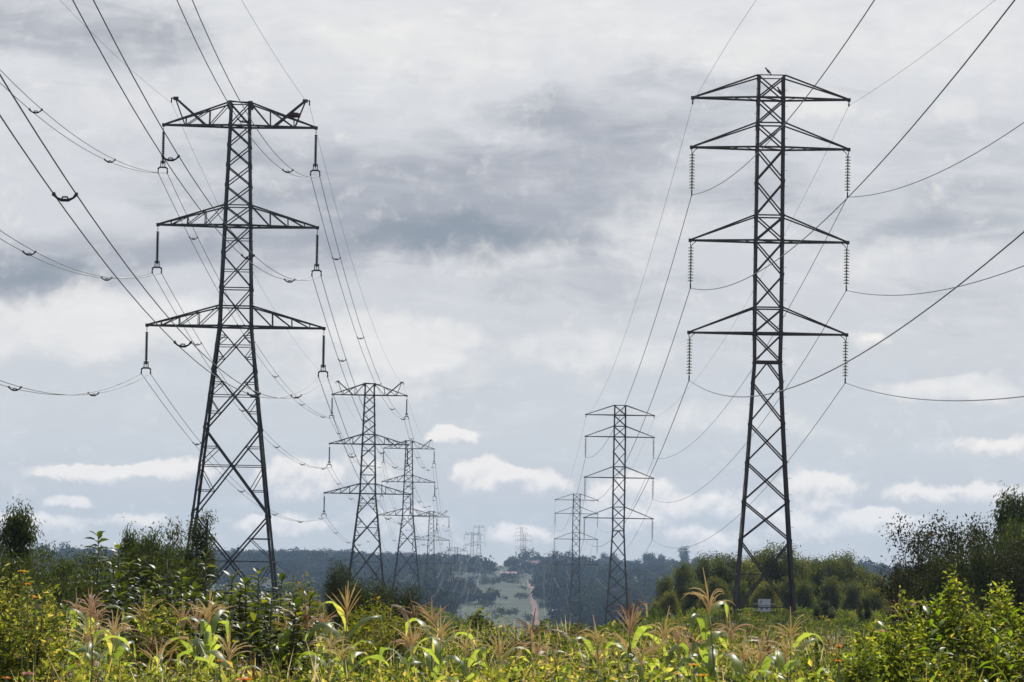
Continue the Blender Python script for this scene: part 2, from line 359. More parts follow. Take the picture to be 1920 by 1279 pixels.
# ------------------------------------------------------------------ ground
rows = np.concatenate([np.linspace(-85, 10, 12), np.linspace(13, 200, 70), np.linspace(206, 700, 50), np.linspace(715, 3550, 110)])
cols = np.linspace(-1, 1, 141); cols = np.sign(cols) * np.abs(cols) ** 1.5
RR, CC = np.meshgrid(rows, cols, indexing='ij'); XX = CC * (60 + .42 * np.clip(RR, 0, None))
ZZ = ground(XX, RR); nr, nc = RR.shape
idx = np.arange(nr * nc).reshape(nr, nc)
Q = np.stack([idx[:-1, :-1], idx[:-1, 1:], idx[1:, 1:], idx[1:, :-1]], -1).reshape(-1, 4)
m, t, b = newmat('field_ground'); b.inputs['Roughness'].default_value = .95
g_ = t.nodes.new('ShaderNodeTexCoord')
def tn(scale, det=6, mp=None):
    n = t.nodes.new('ShaderNodeTexNoise'); n.inputs['Scale'].default_value = scale; n.inputs['Detail'].default_value = det
    if mp:
        q = t.nodes.new('ShaderNodeMapping'); q.inputs['Scale'].default_value = mp; t.links.new(g_.outputs['Object'], q.inputs[0]); t.links.new(q.outputs[0], n.inputs['Vector'])
    else: t.links.new(g_.outputs['Object'], n.inputs['Vector'])
    return n.outputs['Fac']
r1 = t.nodes.new('ShaderNodeValToRGB'); t.links.new(tn(.035, 7, (1, .35, 1)), r1.inputs[0])
es = r1.color_ramp.elements; es[0].position = .30; es[0].color = (.008, .018, .006, 1); es[1].position = .72; es[1].color = (.040, .072, .014, 1)
for p_, c_ in ((.45, (.016, .034, .008, 1)), (.56, (.028, .056, .011, 1)), (.66, (.036, .046, .016, 1))):
    q_ = es.new(p_); q_.color = c_
r2 = t.nodes.new('ShaderNodeValToRGB'); t.links.new(tn(1.7), r2.inputs[0])
r2.color_ramp.elements[0].position = .3; r2.color_ramp.elements[0].color = (.55, .55, .5, 1); r2.color_ramp.elements[1].position = .7; r2.color_ramp.elements[1].color = (1.2, 1.2, 1.1, 1)
mx = t.nodes.new('ShaderNodeMix'); mx.data_type = 'RGBA'; mx.blend_type = 'MULTIPLY'; mx.inputs[0].default_value = 1
t.links.new(r1.outputs[0], mx.inputs[6]); t.links.new(r2.outputs[0], mx.inputs[7]); r3 = t.nodes.new('ShaderNodeValToRGB'); t.links.new(tn(1.0, 5, (.11, .028, 1)), r3.inputs[0])
r3.color_ramp.elements[0].position = .36; r3.color_ramp.elements[0].color = (.42, .44, .42, 1); r3.color_ramp.elements[1].position = .60; r3.color_ramp.elements[1].color = (1.25, 1.2, 1.0, 1)
m3 = t.nodes.new('ShaderNodeMix'); m3.data_type = 'RGBA'; m3.blend_type = 'MULTIPLY'; m3.inputs[0].default_value = 1
t.links.new(mx.outputs[2], m3.inputs[6]); t.links.new(r3.outputs[0], m3.inputs[7]); t.links.new(m3.outputs[2], b.inputs['Base Color'])
tag(nobj('ground', np.stack([XX, RR, ZZ], -1).reshape(-1, 3), Q, m, smoothf=True), kind='structure')
# red dirt track climbing the far slope
M['clay'] = simple('red_clay', (.24, .115, .08), .95, c2=(.075, .065, .04), scale=.09)
tr_pts = [(1008, 1330, 5.0), (1005, 1450, 4.2), (1001, 1600, 3.6), (999, 1750, 4.2), (996, 1880, 3.6), (991, 1990, 3.8), (989, 2060, 3.0)]
vv = []; 
for D in np.linspace(1330, 2060, 60):
    pxx = np.interp(D, [a[1] for a in tr_pts], [a[0] for a in tr_pts]); hw = np.interp(D, [a[1] for a in tr_pts], [a[2] for a in tr_pts]) * .30 * (.6 + .8 * vnoise(D / 25, 3, 1))
    x = P(pxx, 1100, D).x + .3 * math.sin(D / 47)
    for s_ in (-1, -.33, .33, 1): vv.append((x + s_ * hw, D, gz(x + s_ * hw, D) + .22))
ff = [(i * 4 + j, i * 4 + j + 1, i * 4 + j + 5, i * 4 + j + 4) for i in range(59) for j in range(3)]
tag(nobj('dirt_track', vv, ff, M['clay']), kind='structure')

# ------------------------------------------------------------------ pylons
def panel(mb, z0, w0, z1, w1, kind, t1, t2, mi=0):
    """one storey of the mast between z0 (top) and z1 (bottom) on all four faces"""
    for fx, fy in ((0, -1), (1, 0), (0, 1), (-1, 0)):
        nx, ny = fx, fy; tx, ty = -fy, fx
        def c(s_, z, w_): return Vector((nx * w_ + tx * s_ * w_, ny * w_ + ty * s_ * w_, z))
        nrm = Vector((nx, ny, 0)); flat = dict(out=nrm)
        def br(p, q, a): mb.bar(p, q, a, a * .35, mi, nrm)
        if 'X' in kind:
            br(c(-1, z0, w0), c(1, z1, w1), t1); br(c(1, z0, w0) + nrm * -.03, c(-1, z1, w1) + nrm * -.03, t1)
        if 'H' in kind: br(c(-1, z0, w0), c(1, z0, w0), t1)
        if 'M' in kind or 'R' in kind:
            t_ = w0 / (w0 + w1); zc = z0 + (z1 - z0) * t_; wc = w0 + (w1 - w0) * t_
            br(c(-1, zc, wc), c(1, zc, wc), t2)
            if 'R' in kind:
                for s_ in (-1, 1):
                    for (za, wa, pz) in ((z0, w0, .5), (z1, w1, .5)):
                        zm = za + (zc - za) * pz; wm = wa + (wc - wa) * pz
                        # point on the diagonal half way between its corner and the crossing
                        cc = (c(s_, za, wa) + c(0, zc, wc)) / 2; leg = c(s_, zm, wm)
                        br(leg, cc, t2)
                        br(leg + (c(s_, zc, wc) - leg) * .98, cc, t2)
        if 'V' in kind:
            mid = c(0, z0, w0); br(mid, c(-1, z1, w1), t1); br(mid, c(1, z1, w1), t1); br(c(-1, z0, w0), c(1, z0, w0), t1)
def legs(mb, lv, t1, mi=0):
    for sx_ in (-1, 1):
        for sy_ in (-1, 1):
            for (z0, w0), (z1, w1) in zip(lv[:-1], lv[1:]):
                mb.ang((sx_ * w0, sy_ * w0, z0), (sx_ * w1, sy_ * w1, z1), t1, (-sx_, 0, 0), (0, -sy_, 0), .03, mi)
def arm(mb, zb, wb, zt, wt, T, t1, t2, nodes=(), mi=0, thru=True):
    for s_ in (-1, 1):
        for f_ in (-1, 1):
            tip = Vector((s_ * T, f_ * .05, zb)); rb = Vector((s_ * wb, f_ * wb, zb)); rtp = Vector((s_ * wt, f_ * wt, zt))
            mb.bar(rb, tip, t1, t1, mi); mb.bar(rtp, tip + Vector((-s_ * .05, 0, .04)), t1 * .8, t1 * .8, mi)
            prev_top = rtp
            for k, u in enumerate(nodes):
                pb = rb.lerp(tip, u); pt = rtp.lerp(tip, u)
                if k % 2 == 0: mb.bar(prev_top if k else rtp, pb, t2, t2, mi)
                mb.bar(pb, pt, t2, t2, mi)
                if k % 2 == 1: mb.bar(prev_pt, pb, t2, t2, mi)
                prev_pt = pt; prev_top = pt
        n = 5
        for k in range(n):
            u0, u1 = k / n, (k + 1) / n; sg = -1 if k % 2 else 1
            a = Vector((s_ * wb, sg * wb, zb)).lerp(Vector((s_ * T, 0, zb)), u0); b_ = Vector((s_ * wb, -sg * wb, zb)).lerp(Vector((s_ * T, 0, zb)), u1)
            mb.bar(a, b_, t2 * .8, t2 * .5, mi)
        mb.box((s_ * T, 0, zb), (.16, .14, .16), mi)
    if thru:
        for f_ in (-1, 1):
            mb.bar((-wb, f_ * wb, zb), (wb, f_ * wb, zb), t1, t1, mi); mb.bar((-wt, f_ * wt, zt), (wt, f_ * wt, zt), t2, t2, mi)
            mb.bar((f_ * wb, -wb, zb), (f_ * wb, wb, zb), t2, t2, mi); mb.bar((f_ * wt, -wt, zt), (f_ * wt, wt, zt), t2, t2, mi)
        mb.bar((-wb, -wb, zb), (wb, wb, zb), t2, t2, mi)

# --- left row: twin bundles
SL = 38.27
def zl(y): return (1165 - y) / SL
WL = [(190, 19.5), (234, 20.5), (271.7, 21.8), (309.5, 23), (347, 24.3), (385, 25.5), (423, 26.5), (475, 28.2), (541, 30.3), (613, 32), (695, 41), (805, 53), (968, 71), (1165, 94)]
LVL = [(zl(y), w_ / SL) for y, w_ in WL]
def wl(y): return float(np.interp(y, [a for a, _ in WL], [b for _, b in WL])) / SL
ARML = [(190, 234, 3.75), (385, 423, 3.92), (575, 613, 4.34)]
LATT = []                                     # conductor attachment points, local
LHORN = 3.2
def build_left():
    root = empty('lattice_pylon')
    mb = MB(); legs(mb, LVL, .125)
    kinds = ['XH', 'X', 'X', 'X', 'X', 'XH', 'XM', 'XM', 'XM', 'XR', 'XR', 'XR', 'XR']
    for (a, b_, k) in zip(LVL[:-1], LVL[1:], kinds):
        panel(mb, a[0], a[1], b_[0], b_[1], k, .058 if a[0] > 14 else .08, .04)
    for i in (0, 1, 5, 6, 8, 9):              # plan rings
        z, w_ = LVL[i]
        for a, b_ in (((-w_, -w_), (w_, -w_)), ((w_, -w_), (w_, w_)), ((w_, w_), (-w_, w_)), ((-w_, w_), (-w_, -w_))): mb.bar((*a, z), (*b_, z), .08, .05)
    z, w_ = LVL[0]; mb.bar((-w_, -w_, z + .05), (w_, w_, z + .05), .06)
    for sx_ in (-1, 1):                       # gusset plates and footings
        for sy_ in (-1, 1):
            for i in range(1, len(LVL) - 1):
                z, w_ = LVL[i]; mb.box((sx_ * (w_ - .06), sy_ * (w_ + .012), z), (.17, .02, .17))
            z, w_ = LVL[0]; mb.box((sx_ * w_, sy_ * w_, z - .1), (.22, .22, .3))
            mb.box((sx_ * LVL[-1][1], sy_ * LVL[-1][1], 0), (.6, .6, .5))
    for k in range(60):                        # climbing bolts up one leg
        z = 3 + k * .38
        if z < LVL[0][0]: 
            w_ = float(np.interp(z, [a for a, _ in LVL[::-1]], [b for _, b in LVL[::-1]])); mb.bar((w_, -w_, z), (w_ + .12, -w_, z), .014)
    mb.build('lattice_mast', M['steel'], root)
    for n_, (yt, yb, T) in enumerate(ARML):
        mb = MB(); nodes = (.28, .55, .80) if n_ else (.3, .66)
        zb, wb, zt, wt = zl(yb), wl(yb), zl(yt), wl(yt)
        arm(mb, zb, wb, zt, wt, T, .09, .042, nodes)
        a = mb.build('crossarm', M['steel'], root)
        for s_ in (-1, 1):
            mi = MB(); x0 = s_ * T; z = zb - .08
            mi.tube([(x0, 0, z), (x0, 0, z - .22)], .018, 5, 1)
            for k in range(17):
                zz = z - .24 - k * .095
                mi.tube([(x0, 0, zz), (x0, 0, zz - .03), (x0, 0, zz - .045), (x0, 0, zz - .095)], [.03, .085, .08, .03], 8, 0, False)
            ze = z - .24 - 17 * .095; zc = zb - 2.38
            for q in (-.1, .1):
                mi.tube([(x0 + q, 0, ze + .16), (x0 + q, 0, ze - .2)], .022, 4, 1)
            mi.bar((x0 - .11, 0, ze + .10), (x0 + .11, 0, ze + .10), .03, .03, 1); mi.bar((x0, 0, ze), (x0, 0, ze - .2), .03, .03, 1)
            mi.tube([(x0 - .24, 0, ze - .25), (x0 - .15, 0, ze - .17), (x0 + .15, 0, ze - .17), (x0 + .24, 0, ze - .25)], .042, 5, 1); mi.bar((x0, 0, ze + .1), (x0, 0, ze), .03, .03, 1)
            for q in (-.22, .22):
                mi.tube([(x0 + q, 0, ze - .2), (x0 + q, 0, ze - .3), (x0 + q * 1.06, 0, zc + .05), (x0 + q, 0, zc)], [.045, .025, .04, .03], 5, 1); mi.bar((x0 + q, -.16, zc), (x0 + q, .16, zc), .05, .07, 1)
            mi.build('insulator_string', [M['porc'], M['dark']], a)
            if n_ is not None: LATT.append((x0, zc))
    zb, zt = zl(234), zl(190)
    for s_ in (-1, 1):
        mb = MB()
        for f_ in (-.16, .16):
            mb.bar((s_ * 1.67, f_ * 1.6, zb + .02), (s_ * (LHORN - .05), f_ * .3, zl(184)), .10); mb.bar((s_ * 2.72, f_ * .9, zb + .05), (s_ * LHORN, f_ * .3, zl(184)), .06)
        mb.box((s_ * (LHORN - .02), 0, zl(184) + .02), (.24, .18, .16)); mb.box((s_ * (LHORN + .16), 0, zl(184) + .03), (.14, .06, .06))
        mb.tube([(s_ * (LHORN + .2), 0, zl(184)), (s_ * (LHORN + .2), 0, zl(184) - .2)], .035, 6)
        mb.build('earth_wire_horn', M['steel'], root)
    return root
def copy_tree(o, parent=None):
    c = o.copy(); link(c, parent)
    for ch in [x for x in sc.objects if x.parent == o]: copy_tree(ch, c)
    return c
leftp = build_left()
lab_l = ["tall near left pylon with horned top, three wide arms and a bird nest",
         "second pylon of the left row, its feet behind the big dark bush",
         "third pylon of the left row, touching the second one's middle arm",
         "fourth pylon of the left row, touching the third one's lowest arm",
         "fifth pylon of the left row, only its top clear of the ridge",
         'shorter and wider of the two tiny pylons on the ridge left of the gap',
         "taller of the two tiny pylons on the ridge left of the gap"]
lps = []
for i, (bp, lb) in enumerate(zip(LBASE, lab_l)):
    o = leftp if i == 0 else copy_tree(leftp)
    o.location = bp; o.rotation_euler.z = math.radians([1.5, .5, 0, 0, 0, 0, 0][i]); tag(o, lb, 'pylon', 'pylons of the left power line'); lps.append(o)

# --- right row: single conductors on glass discs
SR = 40.0
def zr(y): return (1155 - y) / SR
WR = [(140, 25.5), (183, 26.2), (230, 26.6), (276, 26.8), (339, 27), (404.5, 27.2), (452, 27.4), (515, 27.5), (578, 27.5), (626, 27.3), (680, 26.5), (718, 28.8), (795, 33), (868, 37.5), (941, 42.5), (1014, 47.5), (1155, 58)]
LVR = [(zr(y), w_ / SR) for y, w_ in WR]
def wr(y): return float(np.interp(y, [a for a, _ in WR], [b for _, b in WR])) / SR
ARMR = [(140, 182, 3.68), (230, 276, 3.70), (404.5, 452, 3.70), (578, 626, 3.70)]
RATT = []
def build_right():
    root = empty('slender_pylon'); mb = MB(); legs(mb, LVR, .13)
    kinds = ['X', 'XH', 'XH', 'X', 'X', 'XH', 'X', 'X', 'XH', 'X', 'V', 'X', 'X', 'X', 'X', 'XM']
    for (a, b_, k) in zip(LVR[:-1], LVR[1:], kinds): panel(mb, a[0], a[1], b_[0], b_[1], k, .07, .05)
    z, w_ = LVR[10]
    for f_ in (-1, 1): mb.bar((-w_, f_ * w_, z), (w_, f_ * w_, z), .14, .1)
    for sx_ in (-1, 1):
        for sy_ in (-1, 1):
            for i in range(1, len(LVR) - 1):
                z, w_ = LVR[i]; mb.box((sx_ * (w_ - .04), sy_ * (w_ + .012), z), (.13, .02, .13))
            mb.box((sx_ * LVR[-1][1], sy_ * LVR[-1][1], 0), (.6, .6, .5))
    for k in range(58):
        z = 3 + k * .38; w_ = float(np.interp(z, [a for a, _ in LVR[::-1]], [b for _, b in LVR[::-1]]))
        s_ = 1 if k % 2 else -1; mb.bar((s_ * w_, -w_, z), (s_ * (w_ + .13), -w_, z), .014)
    mb.build('lattice_mast', M['rusty'], root)
    for n_, (yt, yb, T) in enumerate(ARMR):
        mb = MB(); zb, wb, zt, wt = zr(yb), wr(yb), zr(yt), wr(yt)
        arm(mb, zb, wb, zt, wt, T, .085, .045)
        a = mb.build('crossarm', M['rusty'], root)
        for s_ in (-1, 1):
            x0 = s_ * T; z = zb - .05; mi = MB()
            if n_ == 0:
                mi.tube([(x0, 0, z), (x0, 0, z - .18)], .03, 5, 1); mi.bar((x0, -.1, z - .2), (x0, .1, z - .2), .07, .1, 1)
                mi.build('earth_wire_clamp', [M['glass'], M['dark']], a); RATT.append((x0, z - .22)); continue
            mi.tube([(x0, 0, z), (x0 - s_ * .02, 0, z - .22)], .02, 5, 1); mi.tube([(x0 - s_ * .28, 0, z), (x0 - s_ * .16, 0, z - .08), (x0 - s_ * .06, 0, z - .22)], .018, 5, 1)
            x0 -= s_ * .04; z -= .22
            mi.tube([(x0, 0, z), (x0, 0, z - 1.75)], .018, 5, 1)
            for k in range(12):
                zz = z - .05 - k * .142
                mi.tube([(x0, 0, zz), (x0, 0, zz - .035), (x0, 0, zz - .055)], [.03, .14, .135], 10, 0); mi.tube([(x0, 0, zz + .03), (x0, 0, zz - .02)], .045, 6, 1)
            mi.tube([(x0, 0, z - 1.75), (x0, 0, z - 1.95)], .035, 5, 1); mi.bar((x0, -.16, z - 1.97), (x0, .16, z - 1.97), .06, .09, 1)
            mi.build('insulator_string', [M['glass'], M['dark']], a); RATT.append((x0, z - 1.98))
    return root
rightp = build_right()
lab_r = ["tall slender near right pylon with four arms and a bird on top",
         'second pylon of the right row, slender, rising clear above the wooded ridge',
         'third pylon of the right row, left of and lower than the second',
         "fourth pylon of the right row, its faint top just over the ridge",
         "lower of the two tiny pylons right of the gap in the ridge",
         "taller of the two tiny pylons right of the gap in the ridge"]
rps = []
for i, (bp, lb) in enumerate(zip(RBASE, lab_r)):
    o = rightp if i == 0 else copy_tree(rightp)
    o.location = bp; o.rotation_euler.z = math.radians([-1.5, 0, 0, 2, 0, 0][i]); tag(o, lb, 'pylon', 'pylons of the right power line'); rps.append(o)
# notice plates on the near right pylon, with the angle that carries them
def loc(root, v): return root.matrix_basis.inverted() @ Vector(v)
mb = MB(); wS = wr(1120)
D0 = RBASE[0].y - wS - .05
c1 = loc(rightp, P(1433, 1129, D0)); c2 = loc(rightp, P(1433, 1141.5, D0))
for c_, h_ in ((c1, .29), (c2, .27)):
    mb = MB(); mb.box(c_, (.58, .02, h_))
    mb.bar(c_ + Vector((-.5, .04, -h_ * .3)), c_ + Vector((.55, .04, -h_ * .3)), .03, .03)
    s_ = mb.build('notice_plate', M['plate'], rightp); mk = MB()
    if c_ is c1: mk.box(c_ + Vector((-.15, -.014, .02)), (.035, .006, .12)); mk.box(c_ + Vector((-.14, -.014, -.06)), (.05, .006, .03))
    else: mk.box(c_ + Vector((-.12, -.014, .01)), (.14, .006, .10)); mk.box(c_ + Vector((.12, -.014, .02)), (.12, .006, .08))
    mk.build('printed_mark', M['ink'], s_)
mb = MB(); zz = c2.z - .02; ww = float(np.interp(zz, [a for a, _ in LVR[::-1]], [b for _, b in LVR[::-1]]))
mb.bar((-ww, -ww, zz + .09), (ww, -ww, zz + .09), .05, .05); mb.build('plate_rail', M['rusty'], rightp)

# ------------------------------------------------------------------ conductors
def slot(tab, roots, bases, j):
    x, z = tab[j]; return [r.matrix_basis @ Vector((x, 0, z)) for r in roots]
def fit_near(A, m_, pts):
    """quadratic through the clamp A that follows the picture points, towards the camera"""
    rowsA, rhs = [], []
    for (px, py) in pts:
        d = ray(px, py); k = d.x / d.y; D = (A.x - m_ * A.y) / (k - m_); z = d.z / d.y * D
        rowsA.append([D - A.y, (D - A.y) ** 2]); rhs.append(z - A.z)
    (a, c), *_ = np.linalg.lstsq(np.array(rowsA), np.array(rhs), rcond=None); return a, c
def wire_points(A, m_, pts, Dend=-78):
    a, c = fit_near(A, m_, pts); out = []
    for D in np.concatenate([np.linspace(A.y, 20, 40), np.linspace(17, Dend, 14)]):
        u = D - A.y; z = A.z + a * u + c * u * u
        out.append(Vector((A.x + m_ * u, D, max(z, gz(A.x + m_ * u, D) + 6))))
    return out[::-1], (a, c)
def span(A, B, c, n=26):
    out = []
    for i in range(1, n + 1):
        t_ = i / n; p = A.lerp(B, t_); L = (B - A).length; out.append(Vector((p.x, p.y, p.z - c * L * L * t_ * (1 - t_))))
    return out
def spacer(mb, c, w_=.2):
    pts = [c + Vector((x, 0, z)) for x, z in ((-w_, .0), (-w_ * .72, -.07), (-w_ * .3, -.115), (w_ * .3, -.115), (w_ * .72, -.07), (w_, .0))]
    mb.tube(pts, [.035, .022, .032, .032, .022, .035], 5)
    mb.tube([c + Vector((-w_ * .3, 0, -.10)), c + Vector((-w_ * .2, 0, -.05)), c + Vector((w_ * .2, 0, -.05)), c + Vector((w_ * .3, 0, -.10))], .018, 4)
    for s_ in (-1, 1): mb.bar(c + Vector((s_ * w_, -.07, 0)), c + Vector((s_ * w_, .07, 0)), .055, .07)
NEARL = {0: [(206, 299), (67, 206), (0, 143)], 1: [(480, 256), (346, 0)], 2: [(200, 520.5), (55, 472), (0, 440)], 3: [(543, 525), (320, 291), (155, 0)],
         4: [(175, 737), (28, 725), (0, 718)], 5: [(555, 746), (490, 741), (343, 637), (122, 366), (0, 182)]}
SPL = {0: [(206, 299), (67, 206)], 1: [(540, 306), (458, 211)], 2: [(200, 520), (55, 472)], 3: [(543, 525), (465, 477), (320, 291)], 4: [(175, 737), (28, 725)], 5: [(555, 746), (476, 737), (343, 637), (122, 366)]}
ml = (LBASE[1].x - LBASE[0].x) / (LBASE[1].y - LBASE[0].y)
ml0 = -33 / 7000
posn = ['topmost', 'topmost', 'middle', 'middle', 'lowest', 'lowest']
for j in range(6):
    A = slot(LATT, lps, LBASE, j); near, (a, c) = wire_points(A[0], ml0, NEARL[j]); print('L', j, round(a, 4), '%.2e' % c)
    path = near
    for i in range(len(A) - 1): path = path + span(A[i], A[i + 1], [3.1e-4, 3.0e-4, 2.6e-4, 1.7e-4, 1.2e-4, .8e-4][i], 30 if i < 3 else 16)
    side = 'left' if j % 2 == 0 else 'right'
    root = empty('twin_power_line', A[0])
    tag(root, f'twin conductor on the {side} end of the {posn[j]} arms of the left pylons', 'power line', 'conductors of the left power line')
    for s_ in (-.22, .22):
        mb = MB(); mb.tube([p + Vector((s_, 0, 0)) - A[0] for p in path], .0165, 4, 0, False); mb.build('cable', M['alu'], root, True)
    sp_pts = []
    for (px, py) in SPL[j]:
        d = ray(px, py); k = d.x / d.y; D = (A[0].x - ml0 * A[0].y) / (k - ml0); u = D - A[0].y; sp_pts.append(Vector((A[0].x + ml0 * u, D, A[0].z + a * u + c * u * u)))
    for i in range(4):
        sg = span(A[i], A[i + 1], [3.1e-4, 3.0e-4, 2.6e-4, 1.7e-4][i], 30); n = 5 if i < 3 else 6
        sp_pts += [sg[min(29, int(30 * (k + .4 + .1 * j) / n))] for k in range(n)]
    for q in sp_pts:
        mb = MB(); spacer(mb, Vector((0, 0, 0)), .22); o = mb.build('spacer', M['dark'], root); o.location = q - A[0]
def horn(s_): return [r.matrix_basis @ Vector((s_ * (LHORN + .2), 0, zl(184) - .2)) for r in lps]
for s_, pts in ((-1, [(245, 130), (112, 0)]), (1, [(510, 95), (453, 0)])):
    A = horn(s_); near, ac = wire_points(A[0], ml0, pts); print('LE', ac); path = near
    for i in range(len(A) - 1): path = path + span(A[i], A[i + 1], [2.4e-4, 2.2e-4, 2e-4, 1.3e-4, 1e-4, .6e-4][i], 28 if i < 3 else 16)
    mb = MB(); mb.tube([p - A[0] for p in path], .008, 4, 0, False); o = mb.build('earth_wire', M['earth'], None, True); o.location = A[0]
    tag(o, f'thin earth wire over the {"left" if s_ < 0 else "right"} top horns of the left pylon row', 'earth wire')
NEARR = {0: [(1350, 105), (1418, 0)], 1: [(1730, 105), (1866, 0)], 2: [(1370, 331), (1420, 290), (1480, 220), (1640, 0)], 3: [(1690, 352), (1800, 303), (1920, 230)],
         4: [(1380, 533), (1500, 455), (1600, 355), (1780, 155), (1905, 0)], 5: [(1690, 551), (1800, 540), (1920, 497)],
         6: [(1330, 730), (1400, 745), (1540, 705), (1700, 610), (1920, 432)], 7: [(1660, 738), (1760, 752), (1920, 743)]}
mr0 = -15 / 7000
names_r = ['earth', 'earth', 'second', 'second', 'third', 'third', 'lowest', 'lowest']
for j in range(8):
    A = slot(RATT, rps, RBASE, j); near, (a, c) = wire_points(A[0], mr0, NEARR[j]); print('R', j, round(a, 4), '%.2e' % c); path = near
    ek = j < 2
    for i in range(len(A) - 1): path = path + span(A[i], A[i + 1], [2.0e-4 if ek else 2.7e-4, 1.8e-4 if ek else 2.4e-4, .9e-4, .5e-4, .6e-4][i], 30 if i < 3 else 14)
    mb = MB(); mb.tube([p - A[0] for p in path], .008 if ek else .0175, 4, 0, False)
    o = mb.build('earth_wire' if ek else 'power_line', M['earth'] if ek else M['alu'], None, True); o.location = A[0]
    side = 'left' if j % 2 == 0 else 'right'
    tag(o, f'thin earth wire along the {side} ends of the top arms of the right pylons' if ek else f'single conductor on the {side} end of the {names_r[j]} arms of the right pylons',
        'earth wire' if ek else 'power line', None if ek else 'conductors of the right power line')

# ------------------------------------------------------------------ nest and birds
mb = MB(); rr = random.Random(4)
for i in range(620):
    a = rr.uniform(0, 6.28); r_ = .27 * math.sqrt(rr.random()); z = rr.uniform(-.14, .14) * (1 - .5 * r_ / .31)
    c_ = Vector((r_ * math.cos(a) * 1.15, r_ * math.sin(a), z)); d = Vector((-math.sin(a) + rr.uniform(-.5, .5), math.cos(a) + rr.uniform(-.5, .5), rr.uniform(-.35, .35))).normalized() * rr.uniform(.08, .2)
    mb.bar(c_ - d / 2, c_ + d / 2, .012)
o = mb.build('bird_nest', M['twig']); o.location = P(551.5, 216, LBASE[0].y)
tag(o, 'brown twig nest wedged in the right horn of the near left pylon', 'nest')
def bird(p, rz, label, lean):
    o = empty('bird', p, rz); mb = MB()
    sp_ = [(-.115, .0), (-.09, .018), (-.05, .045), (0, .062), (.045, .055), (.08, .036), (.10, .034), (.125, .038), (.145, .026), (.155, .008)]
    zz = [-.045, -.03, -.005, .02, .045, .075, .095, .112, .118, .115]
    mb.tube([Vector((x, 0, .07 + z + x * lean)) for (x, r_), z in zip(sp_, zz)], [max(r_, .003) for _, r_ in sp_], 10)
    mb.build('body', M['bird'], o, True)
    mb = MB(); mb.bar((-.08, 0, .03 - .1 * lean), (-.19, 0, -.02 - .16 * lean), .012, .045); mb.build('tail', M['bird'], o)
    mb = MB(); mb.tube([(.15, 0, .19 + .15 * lean), (.185, 0, .178 + .15 * lean)], [.01, .002], 5); mb.build('beak', M['beak'], o)
    for s_ in (-1, 1):
        mb = MB(); mb.bar((.0, s_ * .018, .03), (.01, s_ * .018, -.035), .008); mb.bar((-.01, s_ * .018, -.035), (.04, s_ * .018, -.035), .006); mb.build('leg', M['beak'], o)
        mb = MB(); mb.tube([(.06, s_ * .045, .12), (0, s_ * .06, .09), (-.08, s_ * .035, .05), (-.14, s_ * .012, .01)], [.012, .03, .022, .004], 6); mb.build('wing', M['bird'], o)
    tag(o, label, 'bird', 'birds perched on the right pylon')
T = rightp.matrix_basis
bird(T @ Vector((-.16, -wr(140), zr(140) + .085)), math.radians(160), 'dark bird perched on the very top rail of the near right pylon', .5)
bird(T @ Vector((.40, -wr(170) , zr(176) + .03)), math.radians(150), 'dark bird sitting inside the mast just above the top arm of the near right pylon', .9)

# ------------------------------------------------------------------ foliage
def leafarr(C, A, Nv, L, Wd, rnd, fold=.18, shape=.45):
    """one kite leaf per row: C base, A axis, Nv normal (unit)"""
    n = len(C); S = np.cross(A, Nv); S /= np.linalg.norm(S, axis=1, keepdims=True) + 1e-9; Nn = np.cross(S, A)
    L = np.broadcast_to(np.asarray(L, float), (n,))[:, None]; Wd = np.broadcast_to(np.asarray(Wd, float), (n,))[:, None]
    mid = C + A * L * shape
    V_ = np.stack([C, mid + S * Wd / 2 + Nn * Wd * fold, C + A * L - Nn * L * .12, mid - S * Wd / 2 + Nn * Wd * fold], 1).reshape(-1, 3)
    Q_ = np.arange(n * 4).reshape(n, 4); return V_, Q_, np.broadcast_to(rnd, (n,))
def unit(v): return v / (np.linalg.norm(v, axis=1, keepdims=True) + 1e-9)
def rdir(n, zlo=-1, zhi=1):
    a = rng.uniform(0, 2 * np.pi, n); z = rng.uniform(zlo, zhi, n); r_ = np.sqrt(np.clip(1 - z * z, 0, 1)); return np.stack([r_ * np.cos(a), r_ * np.sin(a), z], 1)
def crown_mesh(name, mat, lobes, nl, size, droop=0.0, per=10, spread=None, aspect=.45, tone=.5):
    """lobes: (x,y,z,rx,rz). Leaf clumps spread through each lobe's volume, denser at the surface"""
    Cs, As, Ns, Ls, R = [], [], [], [], []
    vol = np.array([l[3] ** 1.6 * l[4] ** .8 for l in lobes]); vol /= vol.sum()
    for lb, f_ in zip(lobes, vol):
        x, y, z, rx, rz = lb; k = max(3, int(nl * f_ / per)); d = rdir(k); r_ = rng.uniform(.25, 1, k) ** .45 * rng.uniform(.82, 1.12, k)
        cc = np.array([x, y, z]) + d * r_[:, None] * np.array([rx, rx, rz]); cl_t = rng.normal(tone, .16, k)
        sp_ = spread or size * 2.2
        C = np.repeat(cc, per, 0) + rng.normal(0, sp_ * .5, (k * per, 3)); out = np.repeat(d, per, 0)
        A = unit(rdir(k * per) + out * .5 + np.array([0, 0, -droop * 2.2])); Nv = unit(rdir(k * per, -.2, 1) + np.array([0, 0, .9]))
        Cs.append(C); As.append(A); Ns.append(Nv); Ls.append(size * rng.uniform(.6, 1.3, k * per)); R.append(np.clip(np.repeat(cl_t, per) + rng.normal(0, .12, k * per), 0, 1))
    C, A, Nv, L, R = map(np.concatenate, (Cs, As, Ns, Ls, R))
    return npmesh(name, *leafarr(C, A, Nv, L, L * aspect, R)[:2], mat, rnd=R)
